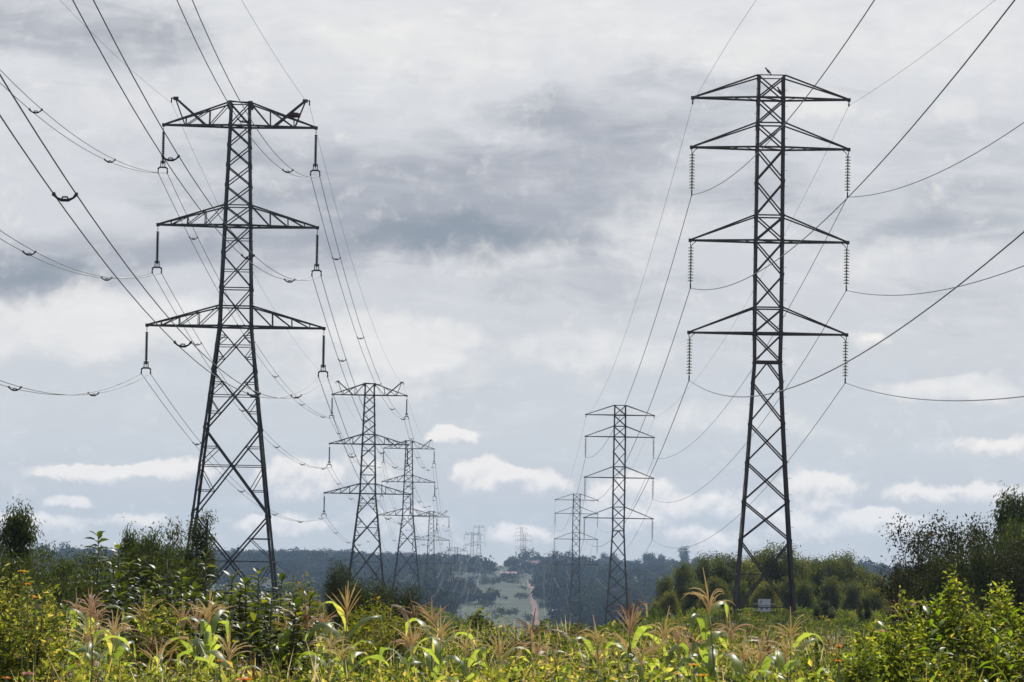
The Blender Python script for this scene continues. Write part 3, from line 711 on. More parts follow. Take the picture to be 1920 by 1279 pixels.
def trunk_mesh(name, mat, H, r0, lobes, lean=0.0, n=7):
    mb = MB(); pts = [Vector((lean * H * t_ * t_ + .04 * H * math.sin(5 * t_) * t_, .02 * H * math.sin(7 * t_ + 1) * t_, H * t_)) for t_ in np.linspace(-.06, 1, 9)]
    mb.tube(pts, [r0 * (1.25 if i == 0 else 1) * (1 - .85 * i / 8) for i in range(9)], n)
    for (x, y, z, rx, rz) in lobes:
        t_ = np.clip((z - rz * .6) / H * rng.uniform(.6, .85), .15, .9); a = pts[0].lerp(pts[-1], 0); i = int(t_ * 8); s_ = pts[min(i, 7)].lerp(pts[min(i, 7) + 1], t_ * 8 - i if i < 8 else 1)
        e_ = Vector((x, y, z)); md = s_.lerp(e_, .5) + Vector((0, 0, -.06 * H * rng.uniform(0, 1))); rr_ = r0 * .42 * (1 - t_ * .5)
        mb.tube([s_, md, e_], [rr_, rr_ * .6, rr_ * .2], 5)
        for q in range(3):
            d = Vector(rdir(1, -.2, 1)[0]) * rx * .7; d.z *= rz / rx; mb.tube([md.lerp(e_, .4 + .2 * q), e_ + d], [rr_ * .35, rr_ * .08], 4)
    return npmesh(name, [tuple(v) for v in mb.v], mb.f, mat, midx=mb.m, smoothf=True)
def envelope(kind, H, W_, n, low=.2):
    out = []
    for i in range(n):
        t_ = (i + rng.uniform(.1, .9)) / n; z = H * (low + (1 - low) * t_)
        if kind == 'cone': r_ = W_ * (1.0 - .86 * t_ ** 1.1); br_ = .36
        elif kind == 'round': r_ = W_ * math.sqrt(max(.05, 1 - (2 * t_ - .9) ** 2 * .8)); br_ = .34
        elif kind == 'umbrella': r_ = W_ * (.25 + .9 * t_ - .5 * max(0, t_ - .7) / .3); br_ = .34
        elif kind == 'bush': r_ = W_ * math.sqrt(max(.08, 1 - t_ ** 2 * .92)); br_ = .33
        else: r_ = W_ * (1 - .5 * abs(2 * t_ - 1)); br_ = .4
        a = i * 2.4 + rng.uniform(-.5, .5); q = r_ * rng.uniform(.2, .92); lr = max(W_ * br_ * (.72 if n >= 30 else 1) * rng.uniform(.65, 1.15) * (1 - .45 * t_), W_ * .12)
        out.append((q * math.cos(a), q * math.sin(a), z + rng.uniform(-.05, .05) * H * (1 - t_), lr * rng.uniform(.75, 1.2), lr * rng.uniform(.7, 1.3)))
    return out
class Proto:
    def __init__(s, kind, H, W_, nlob, leaves, size, mat, bark, droop=0, low=.2, aspect=.45, r0=None, per=10, tone=.5, spread=None):
        lob = envelope(kind, H * .93, W_, nlob, low); s.H = H
        s.crown = crown_mesh('crown', M[mat], lob, leaves, size, droop, per, spread, aspect, tone); s.trunk = trunk_mesh('trunk', M[bark], H * .9, r0 or H * .022, lob)
        zs = np.array([v.co.z for v in s.crown.vertices]); s.top = float(np.percentile(zs, 99.5))
def place(proto, px, ytop, D, name, label, cat, group=None, wscale=1.0, sink=.0, x=None):
    p = P(px, ytop, D); zg = gz(p.x, D) - sink; o = empty(name, (p.x, D, zg), rng.uniform(0, 6.28)); s_ = (p.z - zg) / proto.top
    o.scale = (s_ * wscale, s_ * wscale, s_)
    link(bpy.data.objects.new('trunk', proto.trunk), o); link(bpy.data.objects.new('crown', proto.crown), o)
    return tag(o, label, cat, group)

pe = [Proto('cone', 4, .95, 17, 17000, .09, 'euc', 'palebark', .55, .12, .30), Proto('bush', 4, 1.3, 20, 24000, .085, 'euc', 'bark', .5, .1, .28), Proto('cone', 4, .75, 18, 26000, .055, 'euc', 'bark', .2, .08, .32, tone=.4)]
pd = [Proto('round', 5, 1.5, 26, 11500, .105, 'dusk', 'bark', .1, .3, .5, spread=.4), Proto('umbrella', 5, 1.5, 18, 7000, .11, 'dusk', 'bark', .1, .4, .5, spread=.35), Proto('bush', 5, 1.9, 36, 30000, .095, 'darkgreen', 'bark', .2, .15, .45, tone=.35, spread=.4)]
pw = [Proto('round', 6, 1.9, 60, 17000, .20, 'wood', 'bark', .25, .12, .4, tone=.45, spread=.5), Proto('bush', 6, 2.1, 64, 19000, .20, 'wood', 'bark', .3, .05, .4, tone=.58, spread=.55), Proto('column', 6, 1.5, 50, 14000, .19, 'wood', 'palebark', .4, .1, .35, tone=.36, spread=.5), Proto('umbrella', 6, 1.9, 34, 10500, .20, 'wood', 'bark', .1, .45, .45, tone=.28, spread=.5)]
place(pe[0], 36, 958, 68, 'eucalyptus_tree', 'tall narrow young eucalyptus at the far left edge above the weeds', 'tree', wscale=.85)
place(pe[1], -8, 998, 72, 'eucalyptus_tree', 'darker eucalyptus cut by the left edge, behind the tall narrow one', 'tree')
place(pe[1], 292, 997, 60, 'eucalyptus_tree', 'bushy drooping-leaved tree left of the near left pylon', 'tree', wscale=.92)
place(pe[2], 378, 972, 60, 'bushy_tree', 'dark upright tree hiding the left foot of the near left pylon', 'tree', wscale=.95)
place(pe[0], 246, 1000, 62, 'eucalyptus_tree', 'thin sparse sapling between the broad-leaved shrub and the drooping tree', 'tree', wscale=.5)
place(pe[1], 125, 1036, 70, 'low_bush', 'low ragged dark bush between the left eucalyptus and the broad-leaved shrub', 'bush', wscale=1.1)
place(pe[1], 86, 1050, 64, 'low_bush', 'low dark bush at the foot of the tall narrow eucalyptus', 'bush', wscale=1.2)
place(pe[1], 330, 1050, 56, 'low_bush', 'low olive bush between the drooping tree and the dark upright tree', 'bush', wscale=1.2)
place(pd[2], 640, 1062, 78, 'dark_bush', 'tall thin-topped bush left of the big dark bush', 'bush', wscale=.6)
for i, (px, yt, D, ws, lb) in enumerate([(700, 1096, 70, 1.0, 'big dense dark green bush below the second left pylon'), (752, 1102, 73, .8, 'right shoulder bush of the dense dark green clump'), (662, 1100, 66, .7, 'left shoulder bush of the dense dark green clump')]):
    place(pd[2], px, yt, D, 'dark_bush', lb, 'bush', 'dark bushes below the second left pylon', ws)
for px, yt, D, ws, k_, lb in [(158, 1048, 66, 1.3, 1, 'low bush right under the tall broad-leaved shrub'), (215, 1040, 63, 1.2, 1, 'low bush behind the leaning broad-leaved shrub'), (262, 1022, 61, .8, 0, 'narrow sapling touching the left side of the drooping tree'), (322, 1018, 61, .8, 1, 'dark bush filling the gap left of the dark upright tree'), (20, 1052, 58, 1.5, 1, 'low bush in front of the left-edge eucalyptus')]:
    place(pe[k_], px, yt, D, 'low_bush', lb, 'bush', wscale=ws)
# right: dark trees
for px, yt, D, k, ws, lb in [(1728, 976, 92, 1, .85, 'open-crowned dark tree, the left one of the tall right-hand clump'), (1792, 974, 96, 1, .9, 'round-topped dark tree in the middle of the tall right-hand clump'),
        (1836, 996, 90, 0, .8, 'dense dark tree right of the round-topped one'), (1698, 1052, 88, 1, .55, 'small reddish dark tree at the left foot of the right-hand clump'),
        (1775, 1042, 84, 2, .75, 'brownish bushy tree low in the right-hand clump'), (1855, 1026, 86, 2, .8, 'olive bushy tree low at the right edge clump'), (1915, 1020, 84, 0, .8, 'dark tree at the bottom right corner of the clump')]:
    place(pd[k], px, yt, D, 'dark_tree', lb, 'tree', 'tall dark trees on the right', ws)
place(pe[0], 1905, 930, 118, 'eucalyptus_tree', 'tallest tree at the right edge, pale and loose against the sky', 'tree', wscale=1.1)
place(pe[1], 1868, 988, 112, 'eucalyptus_tree', 'pale green tree in front of the tallest right-edge tree', 'tree', wscale=1.0)
place(pe[1], 1925, 985, 108, 'eucalyptus_tree', 'pale green tree cut by the right edge below the tallest one', 'tree', wscale=1.0)
# right: the wood behind the near pylon
W1 = [(1248, 1085, 2), (1285, 1062, 0), (1325, 1048, 2), (1365, 1046, 3), (1398, 1056, 1), (1428, 1040, 0), (1462, 1027, 3), (1492, 1050, 1), (1522, 1056, 2), (1552, 1050, 3), (1582, 1044, 2), (1612, 1070, 0), (1648, 1085, 1), (1690, 1075, 2), (1735, 1065, 0)]
W2 = [(1258, 1110, 1), (1300, 1092, 2), (1340, 1085, 0), (1383, 1090, 2), (1440, 1092, 1), (1480, 1085, 0), (1510, 1090, 2), (1560, 1084, 0), (1600, 1092, 2), (1640, 1105, 1), (1680, 1110, 2), (1235, 1128, 1)]
ordn = ['first', 'second', 'third', 'fourth', 'fifth', 'sixth', 'seventh', 'eighth', 'ninth', 'tenth', 'eleventh', 'twelfth', 'thirteenth', 'fourteenth', 'fifteenth']
tone = ['round olive', 'bushy light green', 'upright mid green', 'flat-topped dark green']
for i, (px, yt, k) in enumerate(W1): place(pw[k], px, yt - 4, 262 + 9 * (i % 3), 'woodland_tree', f'{tone[k]} tree, {ordn[i]} from left, back row behind near right pylon', 'tree', 'trees behind the near right pylon', rng.uniform(.85, 1.05))
for i, (px, yt, k) in enumerate(W2): place(pw[k], px, yt, 236 + 6 * (i % 2), 'woodland_tree', f'{tone[k]} tree, {ordn[i]} from left, front row behind near right pylon', 'tree', 'trees behind the near right pylon', rng.uniform(.95, 1.2))
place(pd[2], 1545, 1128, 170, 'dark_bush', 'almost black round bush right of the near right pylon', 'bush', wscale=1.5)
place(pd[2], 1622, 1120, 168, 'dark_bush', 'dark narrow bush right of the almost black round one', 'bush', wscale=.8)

# ------------------------------------------------------------------ broad-leaved shrubs
def broad_shrub(px, ytop, D, H_, label, nst=7, size=.14, W_=.5, mat='gloss', per=9, seed=0, name='broad_leaved_shrub', rad=1.0):
    r_ = random.Random(seed); p = P(px, ytop, D); zg = gz(p.x, D); H = p.z - zg; o = empty(name, (p.x, D, zg)); st = MB(); C, A, Nv, L = [], [], [], []
    for s_ in range(nst):
        a = r_.uniform(0, 6.28); q = W_ * math.sqrt(r_.random()) * rad; h = H * (1 if s_ == 0 else r_.uniform(.62, .97)); q = q if s_ else q * .2
        base = Vector((q * .3 * math.cos(a), q * .3 * math.sin(a), 0)); tip = Vector((q * math.cos(a), q * math.sin(a), h)); md = base.lerp(tip, .5) + Vector((0, 0, .05 * H))
        st.tube([base, md, tip], [.014, .010, .005] if size > .105 else [.004, .0035, .002], 5)
        nlv = int(per * 3.0 * H / 2)
        for k in range(nlv):
            t_ = 1 - (k / nlv) ** 1.25 * .62; c_ = (base.lerp(md, t_ * 2) if t_ < .5 else md.lerp(tip, t_ * 2 - 1)); an = k * 2.4 + r_.uniform(-.4, .4); elv = r_.uniform(.15, .6) + (1.0 if k < 4 else 0) * .5
            d = Vector((math.cos(an) * math.cos(elv), math.sin(an) * math.cos(elv), math.sin(elv))); n_ = Vector((-math.cos(an) * math.sin(elv), -math.sin(an) * math.sin(elv), math.cos(elv))) + Vector((r_.uniform(-.4, .4), r_.uniform(-.4, .4), 0))
            C.append(c_); A.append(d); Nv.append(n_.normalized()); L.append(size * r_.uniform(.65, 1.15))
    C, A, Nv, L = np.array(C), np.array(A), np.array(Nv), np.array(L); n = len(C); S = unit(np.cross(A, Nv)); Nn = np.cross(S, A)
    R = np.clip(rng.normal(.45, .25, n), 0, 1); V_ = []
    ts = [0, .25, .55, .82, 1.0]; ws = [.06, .62, 1.0, .7, .05]
    for t_, w_ in zip(ts, ws):
        cen = C + A * (L * t_)[:, None] - Nn * (L * .28 * t_ * t_)[:, None]; hw = (L * .24 * w_)[:, None]
        V_ += [cen + S * hw + Nn * hw * .35, cen - Nn * 0, cen - S * hw + Nn * hw * .35]
    V_ = np.stack(V_, 1); m_ = V_.shape[1]; base_i = (np.arange(n) * m_)[:, None]; qs = []
    for k in range(4):
        a = 3 * k; qs += [base_i + np.array([a, a + 1, a + 4, a + 3]), base_i + np.array([a + 1, a + 2, a + 5, a + 4])]
    nobj('foliage', V_.reshape(-1, 3), np.stack(qs, 1).reshape(-1, 4), M[mat], o, rnd=np.repeat(R, 8), smoothf=True); st.build('stems', M['bark'], o)
    return tag(o, label, 'shrub')
broad_shrub(183, 1006, 46, 2, 'tall broad-leaved shrub standing against the sky at left', 9, .17, .42, per=13, seed=3)
broad_shrub(222, 1028, 47, 2, 'broad-leaved shrub leaning on the right of the taller one', 10, .15, .42, per=13, seed=4)
broad_shrub(390, 1043, 44, 2, 'narrow broad-leaved shrub in front of the dark upright tree', 4, .15, .22, seed=5)
broad_shrub(290, 1068, 42, 2, 'low broad-leaved shrub with pale leaf tops below the drooping tree', 14, .12, .5, per=14, seed=6)
for i, (px, yt, D, lb) in enumerate([(425, 1085, 35, 'glossy shrub with large pale-edged leaves, left part of the big glossy clump'), (478, 1075, 34, 'tallest glossy shrub, middle of the big glossy clump'), (522, 1088, 34.5, 'glossy dark shrub, right part of the big glossy clump'), (495, 1120, 33, 'glossy low shrub in front of the big glossy clump'), (345, 1078, 37, 'yellow-green broad-leaved shrub left of the big glossy clump')]):
    broad_shrub(px, yt, D, 2, lb, 22, .115, .40, per=20, seed=20 + i, mat='gloss')
# fresh pale sprigs over the right-hand bush
for i, (px, yt, D, lb) in enumerate([(1762, 1122, 26, 'fresh yellow-green sprig near the top of the right-hand bush'), (1665, 1165, 27, 'fresh sprig at the left of the right-hand bush'), (1760, 1168, 26, 'fresh sprig in the middle of the right-hand bush'), (1872, 1172, 25, 'large fresh sprig at the right side of the right-hand bush'), (1900, 1160, 26, 'fresh sprig at the right edge of the picture'), (1750, 1240, 23, 'fresh sprig low in the right-hand bush'), (1830, 1255, 23, 'small fresh sprig at the bottom right'), (1470, 1258, 20, 'pale broad sprig at the bottom edge below the near right pylon')]):
    broad_shrub(px, yt, D, 1, lb, 3, .10, .12, 'sprig', per=4, seed=60 + i, name='leafy_sprig')

# ------------------------------------------------------------------ leafy undergrowth
def shrub_mass(name, cx, D, top, rx, ry, n, size, mat, label, cat='bush', tone=.5, group=None):
    """dense small-leaved bush: shoots with leaves filling a mounded volume"""
    zg = gz(cx, D); H = top - zg; o = empty(name, (cx, D, zg)); k = n // 14; a = rng.uniform(0, 6.28, k); q = np.sqrt(rng.random(k))
    bx = q * np.cos(a); by = q * np.sin(a); hh = H * np.sqrt(np.clip(1 - q ** 2 * .75, .05, 1)) * (.66 + .62 * fbm(bx * 4.1 + cx, by * 4.1, 9, 3)); hh *= rng.uniform(.74, 1.0, k)
    tips = np.stack([bx * rx, by * ry, hh], 1); d = unit(np.stack([bx * .6, by * .6, np.ones(k)], 1) + rng.normal(0, .35, (k, 3)))
    t_ = rng.random((k, 14)) ** 1.3; sl_ = rng.uniform(.25, .5, k)[:, None]; C = tips[:, None, :] - d[:, None, :] * (t_ * sl_)[..., None]
    C = C.reshape(-1, 3) + rng.normal(0, .02, (k * 14, 3)); A = unit(rdir(k * 14, -.5, .8) + np.repeat(d, 14, 0) * .35); Nv = unit(rdir(k * 14, 0, 1) + np.array([0, 0, .6]))
    R = np.clip(np.repeat(rng.normal(tone, .17, k), 14) + rng.normal(0, .15, k * 14), 0, 1); L = size * rng.uniform(.55, 1.2, k * 14) * np.repeat(rng.choice([.8, 1.0, 1.5], k, p=[.45, .4, .15]), 14)
    V_, Q_, _ = leafarr(C, A, Nv, L, L * .5, R); nobj('foliage', V_, Q_, M[mat], o, rnd=R)
    mb = MB(); ids = rng.choice(k, min(k, 220), replace=False)
    for i in ids: mb.tube([Vector((tips[i, 0] * .4, tips[i, 1] * .4, 0)), Vector(tips[i]) - Vector(d[i]) * .35, Vector(tips[i])], [.012, .006, .002], 4)
    mb.build('stems', M['bark'], o); return tag(o, label, cat, group)
def X(px, D): return P(px, 1100, D).x
def Z(px, py, D): return P(px, py, D).z
shrub_mass('flowering_bush', X(1800, 27), 27, Z(1800, 1080, 27), .75, .8, 62000, .045, 'lant', 'large sunlit yellow-green bush in the right foreground, highest part')
shrub_mass('flowering_bush', X(1900, 28), 28, Z(1900, 1078, 28), .6, .8, 48000, .045, 'lant', 'sunlit yellow-green bush at the right edge of the foreground')
shrub_mass('flowering_bush', X(1690, 26.5), 26.5, Z(1690, 1128, 26.5), .66, .8, 56000, .045, 'lant', 'lower left part of the sunlit right foreground bushes', tone=.5)
shrub_mass('flowering_bush', X(1600, 25), 25, Z(1610, 1190, 25), .5, .7, 34000, .045, 'lant', 'low dark green bush at the left foot of the right foreground bushes', tone=.4)
shrub_mass('flowering_bush', X(1790, 22), 22, Z(1790, 1215, 22), .6, .6, 30000, .045, 'weed', 'dark green bush low in the bottom right foreground', tone=.35)
shrub_mass('weedy_bush', X(30, 27), 27, Z(30, 1115, 27), .5, .8, 26000, .045, 'weed', 'brown-flecked leafy bush at the left edge of the foreground', tone=.5)
shrub_mass('weedy_bush', X(75, 31), 31, Z(95, 1120, 31), .5, .8, 24000, .045, 'weed', 'leafy bush right of the brown-flecked one at the left edge', tone=.55)
shrub_mass('weedy_bush', X(-5, 40), 40, Z(0, 1062, 40), .55, .8, 22000, .06, 'weed', 'pale leafy bush at the left edge below the eucalyptus', tone=.5)
shrub_mass('weedy_bush', X(300, 33), 33, Z(300, 1132, 33), .5, .7, 24000, .045, 'weed', 'bright green bush right of the left maize clump', tone=.55)
shrub_mass('olive_shrub', X(700, 52), 52, Z(700, 1132, 52), .75, 1.2, 34000, .05, 'olive', 'olive shrub mound in front of the big dense dark bush', tone=.62)
shrub_mass('olive_shrub', X(760, 44), 44, Z(760, 1150, 44), .8, 1.2, 36000, .045, 'olive', 'low olive shrub mound between the two central maize clumps', tone=.55)
shrub_mass('olive_shrub', X(560, 50), 50, Z(560, 1098, 50), .6, 1.0, 24000, .05, 'olive', 'olive shrub right of the big glossy clump', tone=.55)
shrub_mass('olive_shrub', X(660, 33), 33, Z(680, 1190, 33), .45, .8, 24000, .042, 'olive', 'low olive shrub right of the tall single maize', tone=.5)
shrub_mass('olive_shrub', X(905, 85), 85, Z(905, 1150, 85), .9, 1.2, 18000, .08, 'olive', 'dark low shrub below the green field, left one', tone=.35)
shrub_mass('olive_shrub', X(1060, 95), 95, Z(1060, 1160, 95), 1.3, 1.6, 22000, .09, 'olive', 'dark low shrub below the ridge between the two pylon rows', tone=.35)
shrub_mass('olive_shrub', X(1480, 90), 90, Z(1480, 1178, 90), 1.2, 1.6, 18000, .09, 'meadow', 'light green low shrub below the right foot of the near right pylon', tone=.7)

def canopy_h(x, D):
    b_ = np.interp(D, [13, 20, 26, 32, 42, 60, 80, 110, 175, 400], [.42, .76, 0.90, 0.88, 1.10, 1.22, .85, .28, .08, .3])
    return b_ + (.95 * fbm(x * 1.5 + 10, D * .7, 21, 4) - .05) * np.interp(D, [60, 120, 200], [1, .6, .5]) 
def undergrowth(name, D0, D1, dens, size, mat, label, tone=.5, per=12, hmul=1.0, upright=.3, seed=0):
    xm = lambda D: D * .150 + 2.2
    area = (D1 ** 2 - D0 ** 2) * .150 + 4.4 * (D1 - D0); k = int(area * dens / per)
    D = np.sqrt(rng.random(k) * (D1 ** 2 - D0 ** 2) + D0 ** 2); x = rng.uniform(-1, 1, k) * xm(D)
    h = canopy_h(x, D) * hmul * rng.uniform(.72, 1.08, k); z = ground(x, D) + h
    d = unit(np.stack([np.zeros(k), np.zeros(k), np.ones(k)], 1) + rng.normal(0, .4, (k, 3)))
    t_ = rng.random((k, per)) ** 1.2; sl_ = rng.uniform(.2, .55, k)[:, None] * hmul
    C = (np.stack([x, D, z], 1)[:, None, :] - d[:, None, :] * (t_ * sl_)[..., None]).reshape(-1, 3) + rng.normal(0, size * .3, (k * per, 3))
    A = unit(rdir(k * per, -.6, .9) + np.repeat(d, per, 0) * upright); Nv = unit(rdir(k * per, 0, 1) + np.array([0, 0, .6]))
    patch = (fbm(x * .9, D * .35, 33 + seed, 3) - .45) * 1.2  # patch tones spread wide; dark end stands in for shade between clumps
    R = np.clip(np.repeat(tone + patch + rng.normal(0, .17, k), per) + rng.normal(0, .13, k * per), 0, 1); L = size * rng.uniform(.55, 1.35, k * per)
    V_, Q_, _ = leafarr(C, A, Nv, L, L * .5, R); tag(nobj(name, V_, Q_, M[mat], rnd=R), label, kind='stuff')
undergrowth('weed_undergrowth', 13, 34, 2100, .052, 'weed', 'tangle of leafy weeds filling the foreground', .48)
undergrowth('weed_undergrowth', 34, 68, 900, .062, 'weed', 'weeds behind the maize', .42, seed=1)
undergrowth('meadow_growth', 68, 205, 110, .14, 'meadow', 'rough olive growth reaching back to the pylons', .42, hmul=1, seed=2)
undergrowth('valley_scrub', 205, 620, 7, .6, 'meadow', 'scrub in the valley between the pylon rows', .35, hmul=1.3, seed=3)
def grass(name, D0, D1, k, Ln, wd, mat, label, hoff=.12, seed=0, patchy=.5):
    D = np.sqrt(rng.random(k) * (D1 ** 2 - D0 ** 2) + D0 ** 2); x = rng.uniform(-1, 1, k) * (D * .146 + .5)
    keep = fbm(x * .8, D * .3, 70 + seed, 3) > patchy; x, D = x[keep], D[keep]; k = len(x); h = canopy_h(x, D) + rng.uniform(-.15, hoff, k)
    A = unit(np.array([0, 0, 1.0]) + rng.normal(0, .28, (k, 3))); L = Ln * rng.uniform(.5, 1.2, k); C = np.stack([x, D, ground(x, D) + h], 1) - A * L[:, None]
    C = C + np.array([0, 0, .1]); R = rng.random(k); V_, Q_, _ = leafarr(C, A, rdir(k, -.3, .3), L, wd * rng.uniform(.6, 1.4, k), R, .1, .5); tag(nobj(name, V_, Q_, M[mat], rnd=R), label, kind='stuff')
grass('grass_blades', 14, 60, 13000, .55, .012, 'weed', 'green grass blades among the weeds', .15, 1, .42)
grass('dry_grass', 16, 75, 12000, .5, .010, 'tassel', 'dry straw-coloured grass stems among the weeds', .22, 2, .5)
grass('dry_grass', 20, 80, 14000, .5, .011, 'browntassel', 'brown dead stems among the weeds', .22, 3, .5)
grass('tall_grass', 65, 190, 12000, .45, .03, 'meadow', 'tall olive grass behind the maize', .25, 4, .4)

# ------------------------------------------------------------------ maize
def ribbon(V_, Q_, R, pts, wid, side, fold, rv):
    i0 = len(V_)
    for p, w_ in zip(pts, wid):
        V_ += [tuple(p + side * w_ / 2 + Vector((0, 0, fold * w_))), tuple(p), tuple(p - side * w_ / 2 + Vector((0, 0, fold * w_)))]
    for k in range(len(pts) - 1):
        a = i0 + 3 * k; Q_ += [(a, a + 1, a + 4, a + 3), (a + 1, a + 2, a + 5, a + 4)]; R += [rv, rv]
def maize_proto(seed, tas, leaf='maize', H=2.3, nleaf=12, dense=12):
    r_ = random.Random(seed); parts = []; mb = MB(); leanx = r_.uniform(-.06, .06)
    pts = [Vector((leanx * H * (k / 8) ** 2, 0, H * .83 * k / 8)) for k in range(9)]; mb.tube(pts, [.014 - .009 * k / 8 for k in range(9)], 7)
    for k in range(1, 8): mb.tube([pts[k] - Vector((0, 0, .012)), pts[k] + Vector((0, 0, .012))], .017 - .008 * k / 8, 7)
    parts.append(('stalk', npmesh('stalk', [tuple(v) for v in mb.v], mb.f, M['stalk'], smoothf=True)))
    ang0 = r_.uniform(0, 3.14)
    for k in range(nleaf):
        t_ = .42 + .37 * k / (nleaf - 1); b_ = pts[0].lerp(pts[-1], t_ / .83); an = ang0 + (k % 2) * math.pi + r_.uniform(-.6, .6)
        out = Vector((math.cos(an), math.sin(an), 0)); side = Vector((-math.sin(an), math.cos(an), 0)); L = r_.uniform(.34, .60); e0 = r_.uniform(.95, 1.4); curl = r_.uniform(2.0, 3.6)
        lt_ = r_.uniform(.25, .8); V_, Q_, R = [], [], []; p = b_ + Vector((leanx * t_, 0, 0)); P_ = []; Wd = []; n = 11; e_ = e0; kink = r_.choice([0, 0, 6, 7])
        for i in range(n):
            u = i / (n - 1); P_.append(p.copy()); Wd.append((.045 if leaf == 'drymaize' else .070) * min(1, .35 + 3 * u) * (1 - max(0, u - .35) / .65) ** .7 + .004)
            p = p + (out * math.cos(e_) + Vector((0, 0, math.sin(e_)))) * L / (n - 1); e_ -= curl / (n - 1) * (.5 + u) + (.9 if i == kink and kink else 0); e_ = max(e_, -1.5)
            out = (out + side * r_.uniform(-.08, .08)).normalized()
        tw = r_.uniform(-.7, .7); base_side = side
        i0 = 0
        for i, (p, w_) in enumerate(zip(P_, Wd)):
            u = i / (n - 1); d = (P_[min(i + 1, n - 1)] - P_[max(i - 1, 0)]).normalized(); s2 = (Matrix.Rotation(tw * u * 1.6, 3, d) @ base_side); s2 = (s2 - d * s2.dot(d)).normalized(); nn_ = s2.cross(d); wv = math.sin(i * 1.9 + k) * .008
            V_ += [tuple(p + s2 * w_ / 2 + nn_ * (w_ * .16 + wv)), tuple(p), tuple(p - s2 * w_ / 2 + nn_ * (w_ * .16 - wv))]
        for i in range(n - 1):
            a = 3 * i; Q_ += [(a, a + 1, a + 4, a + 3), (a + 1, a + 2, a + 5, a + 4)]; rv = min(1, max(0, lt_ + r_.gauss(0, .07) + .4 * (i > 8))); R += [rv, rv]
        lm = leaf if r_.random() > .12 or k > 3 else 'drymaize'
        parts.append(('leaf', npmesh('leaf', V_, Q_, M[lm], rnd=R, smoothf=True)))
    mb = MB(); top = pts[-1]; nb = dense - r_.randint(0, 4); TL = H * r_.uniform(.115, .145)
    mb.tube([top, top + Vector((leanx * .3, 0, TL * .5)), top + Vector((leanx, 0, TL))], [.006, .008, .003], 5)
    drp = r_.choice([.15, .5, .9])
    for i in range(nb):
        an = i * 2.4 + r_.uniform(-.4, .4); st_ = top + Vector((0, 0, TL * .28 * i / nb)); d = Vector((math.cos(an), math.sin(an), 0)); L = TL * r_.uniform(.6, 1.0); e_ = r_.uniform(.75, 1.35); p = st_.copy(); pp = [p.copy()]
        for q in range(5):
            p = p + (d * math.cos(e_) + Vector((0, 0, math.sin(e_)))) * L / 5; e_ -= drp * r_.uniform(.2, .6); pp.append(p.copy())
        mb.tube(pp, [.002, .0044, .0038, .0046, .0036, .001], 4)
    R = [r_.random() * .5 + .25 for _ in mb.f]
    parts.append(('tassel', npmesh('tassel', [tuple(v) for v in mb.v], mb.f, M[tas], rnd=R)))
    return parts, H
PG = [maize_proto(100 + i, 'tassel', 'maize', dense=13) for i in range(6)]
PP = [maize_proto(200 + i, 'pinktassel', 'maize', nleaf=8, dense=15) for i in range(5)]
PB = [maize_proto(300 + i, 'browntassel', 'drymaize', nleaf=6, dense=14) for i in range(3)]
KND = {'g': PG, 'p': PP, 'b': PB}
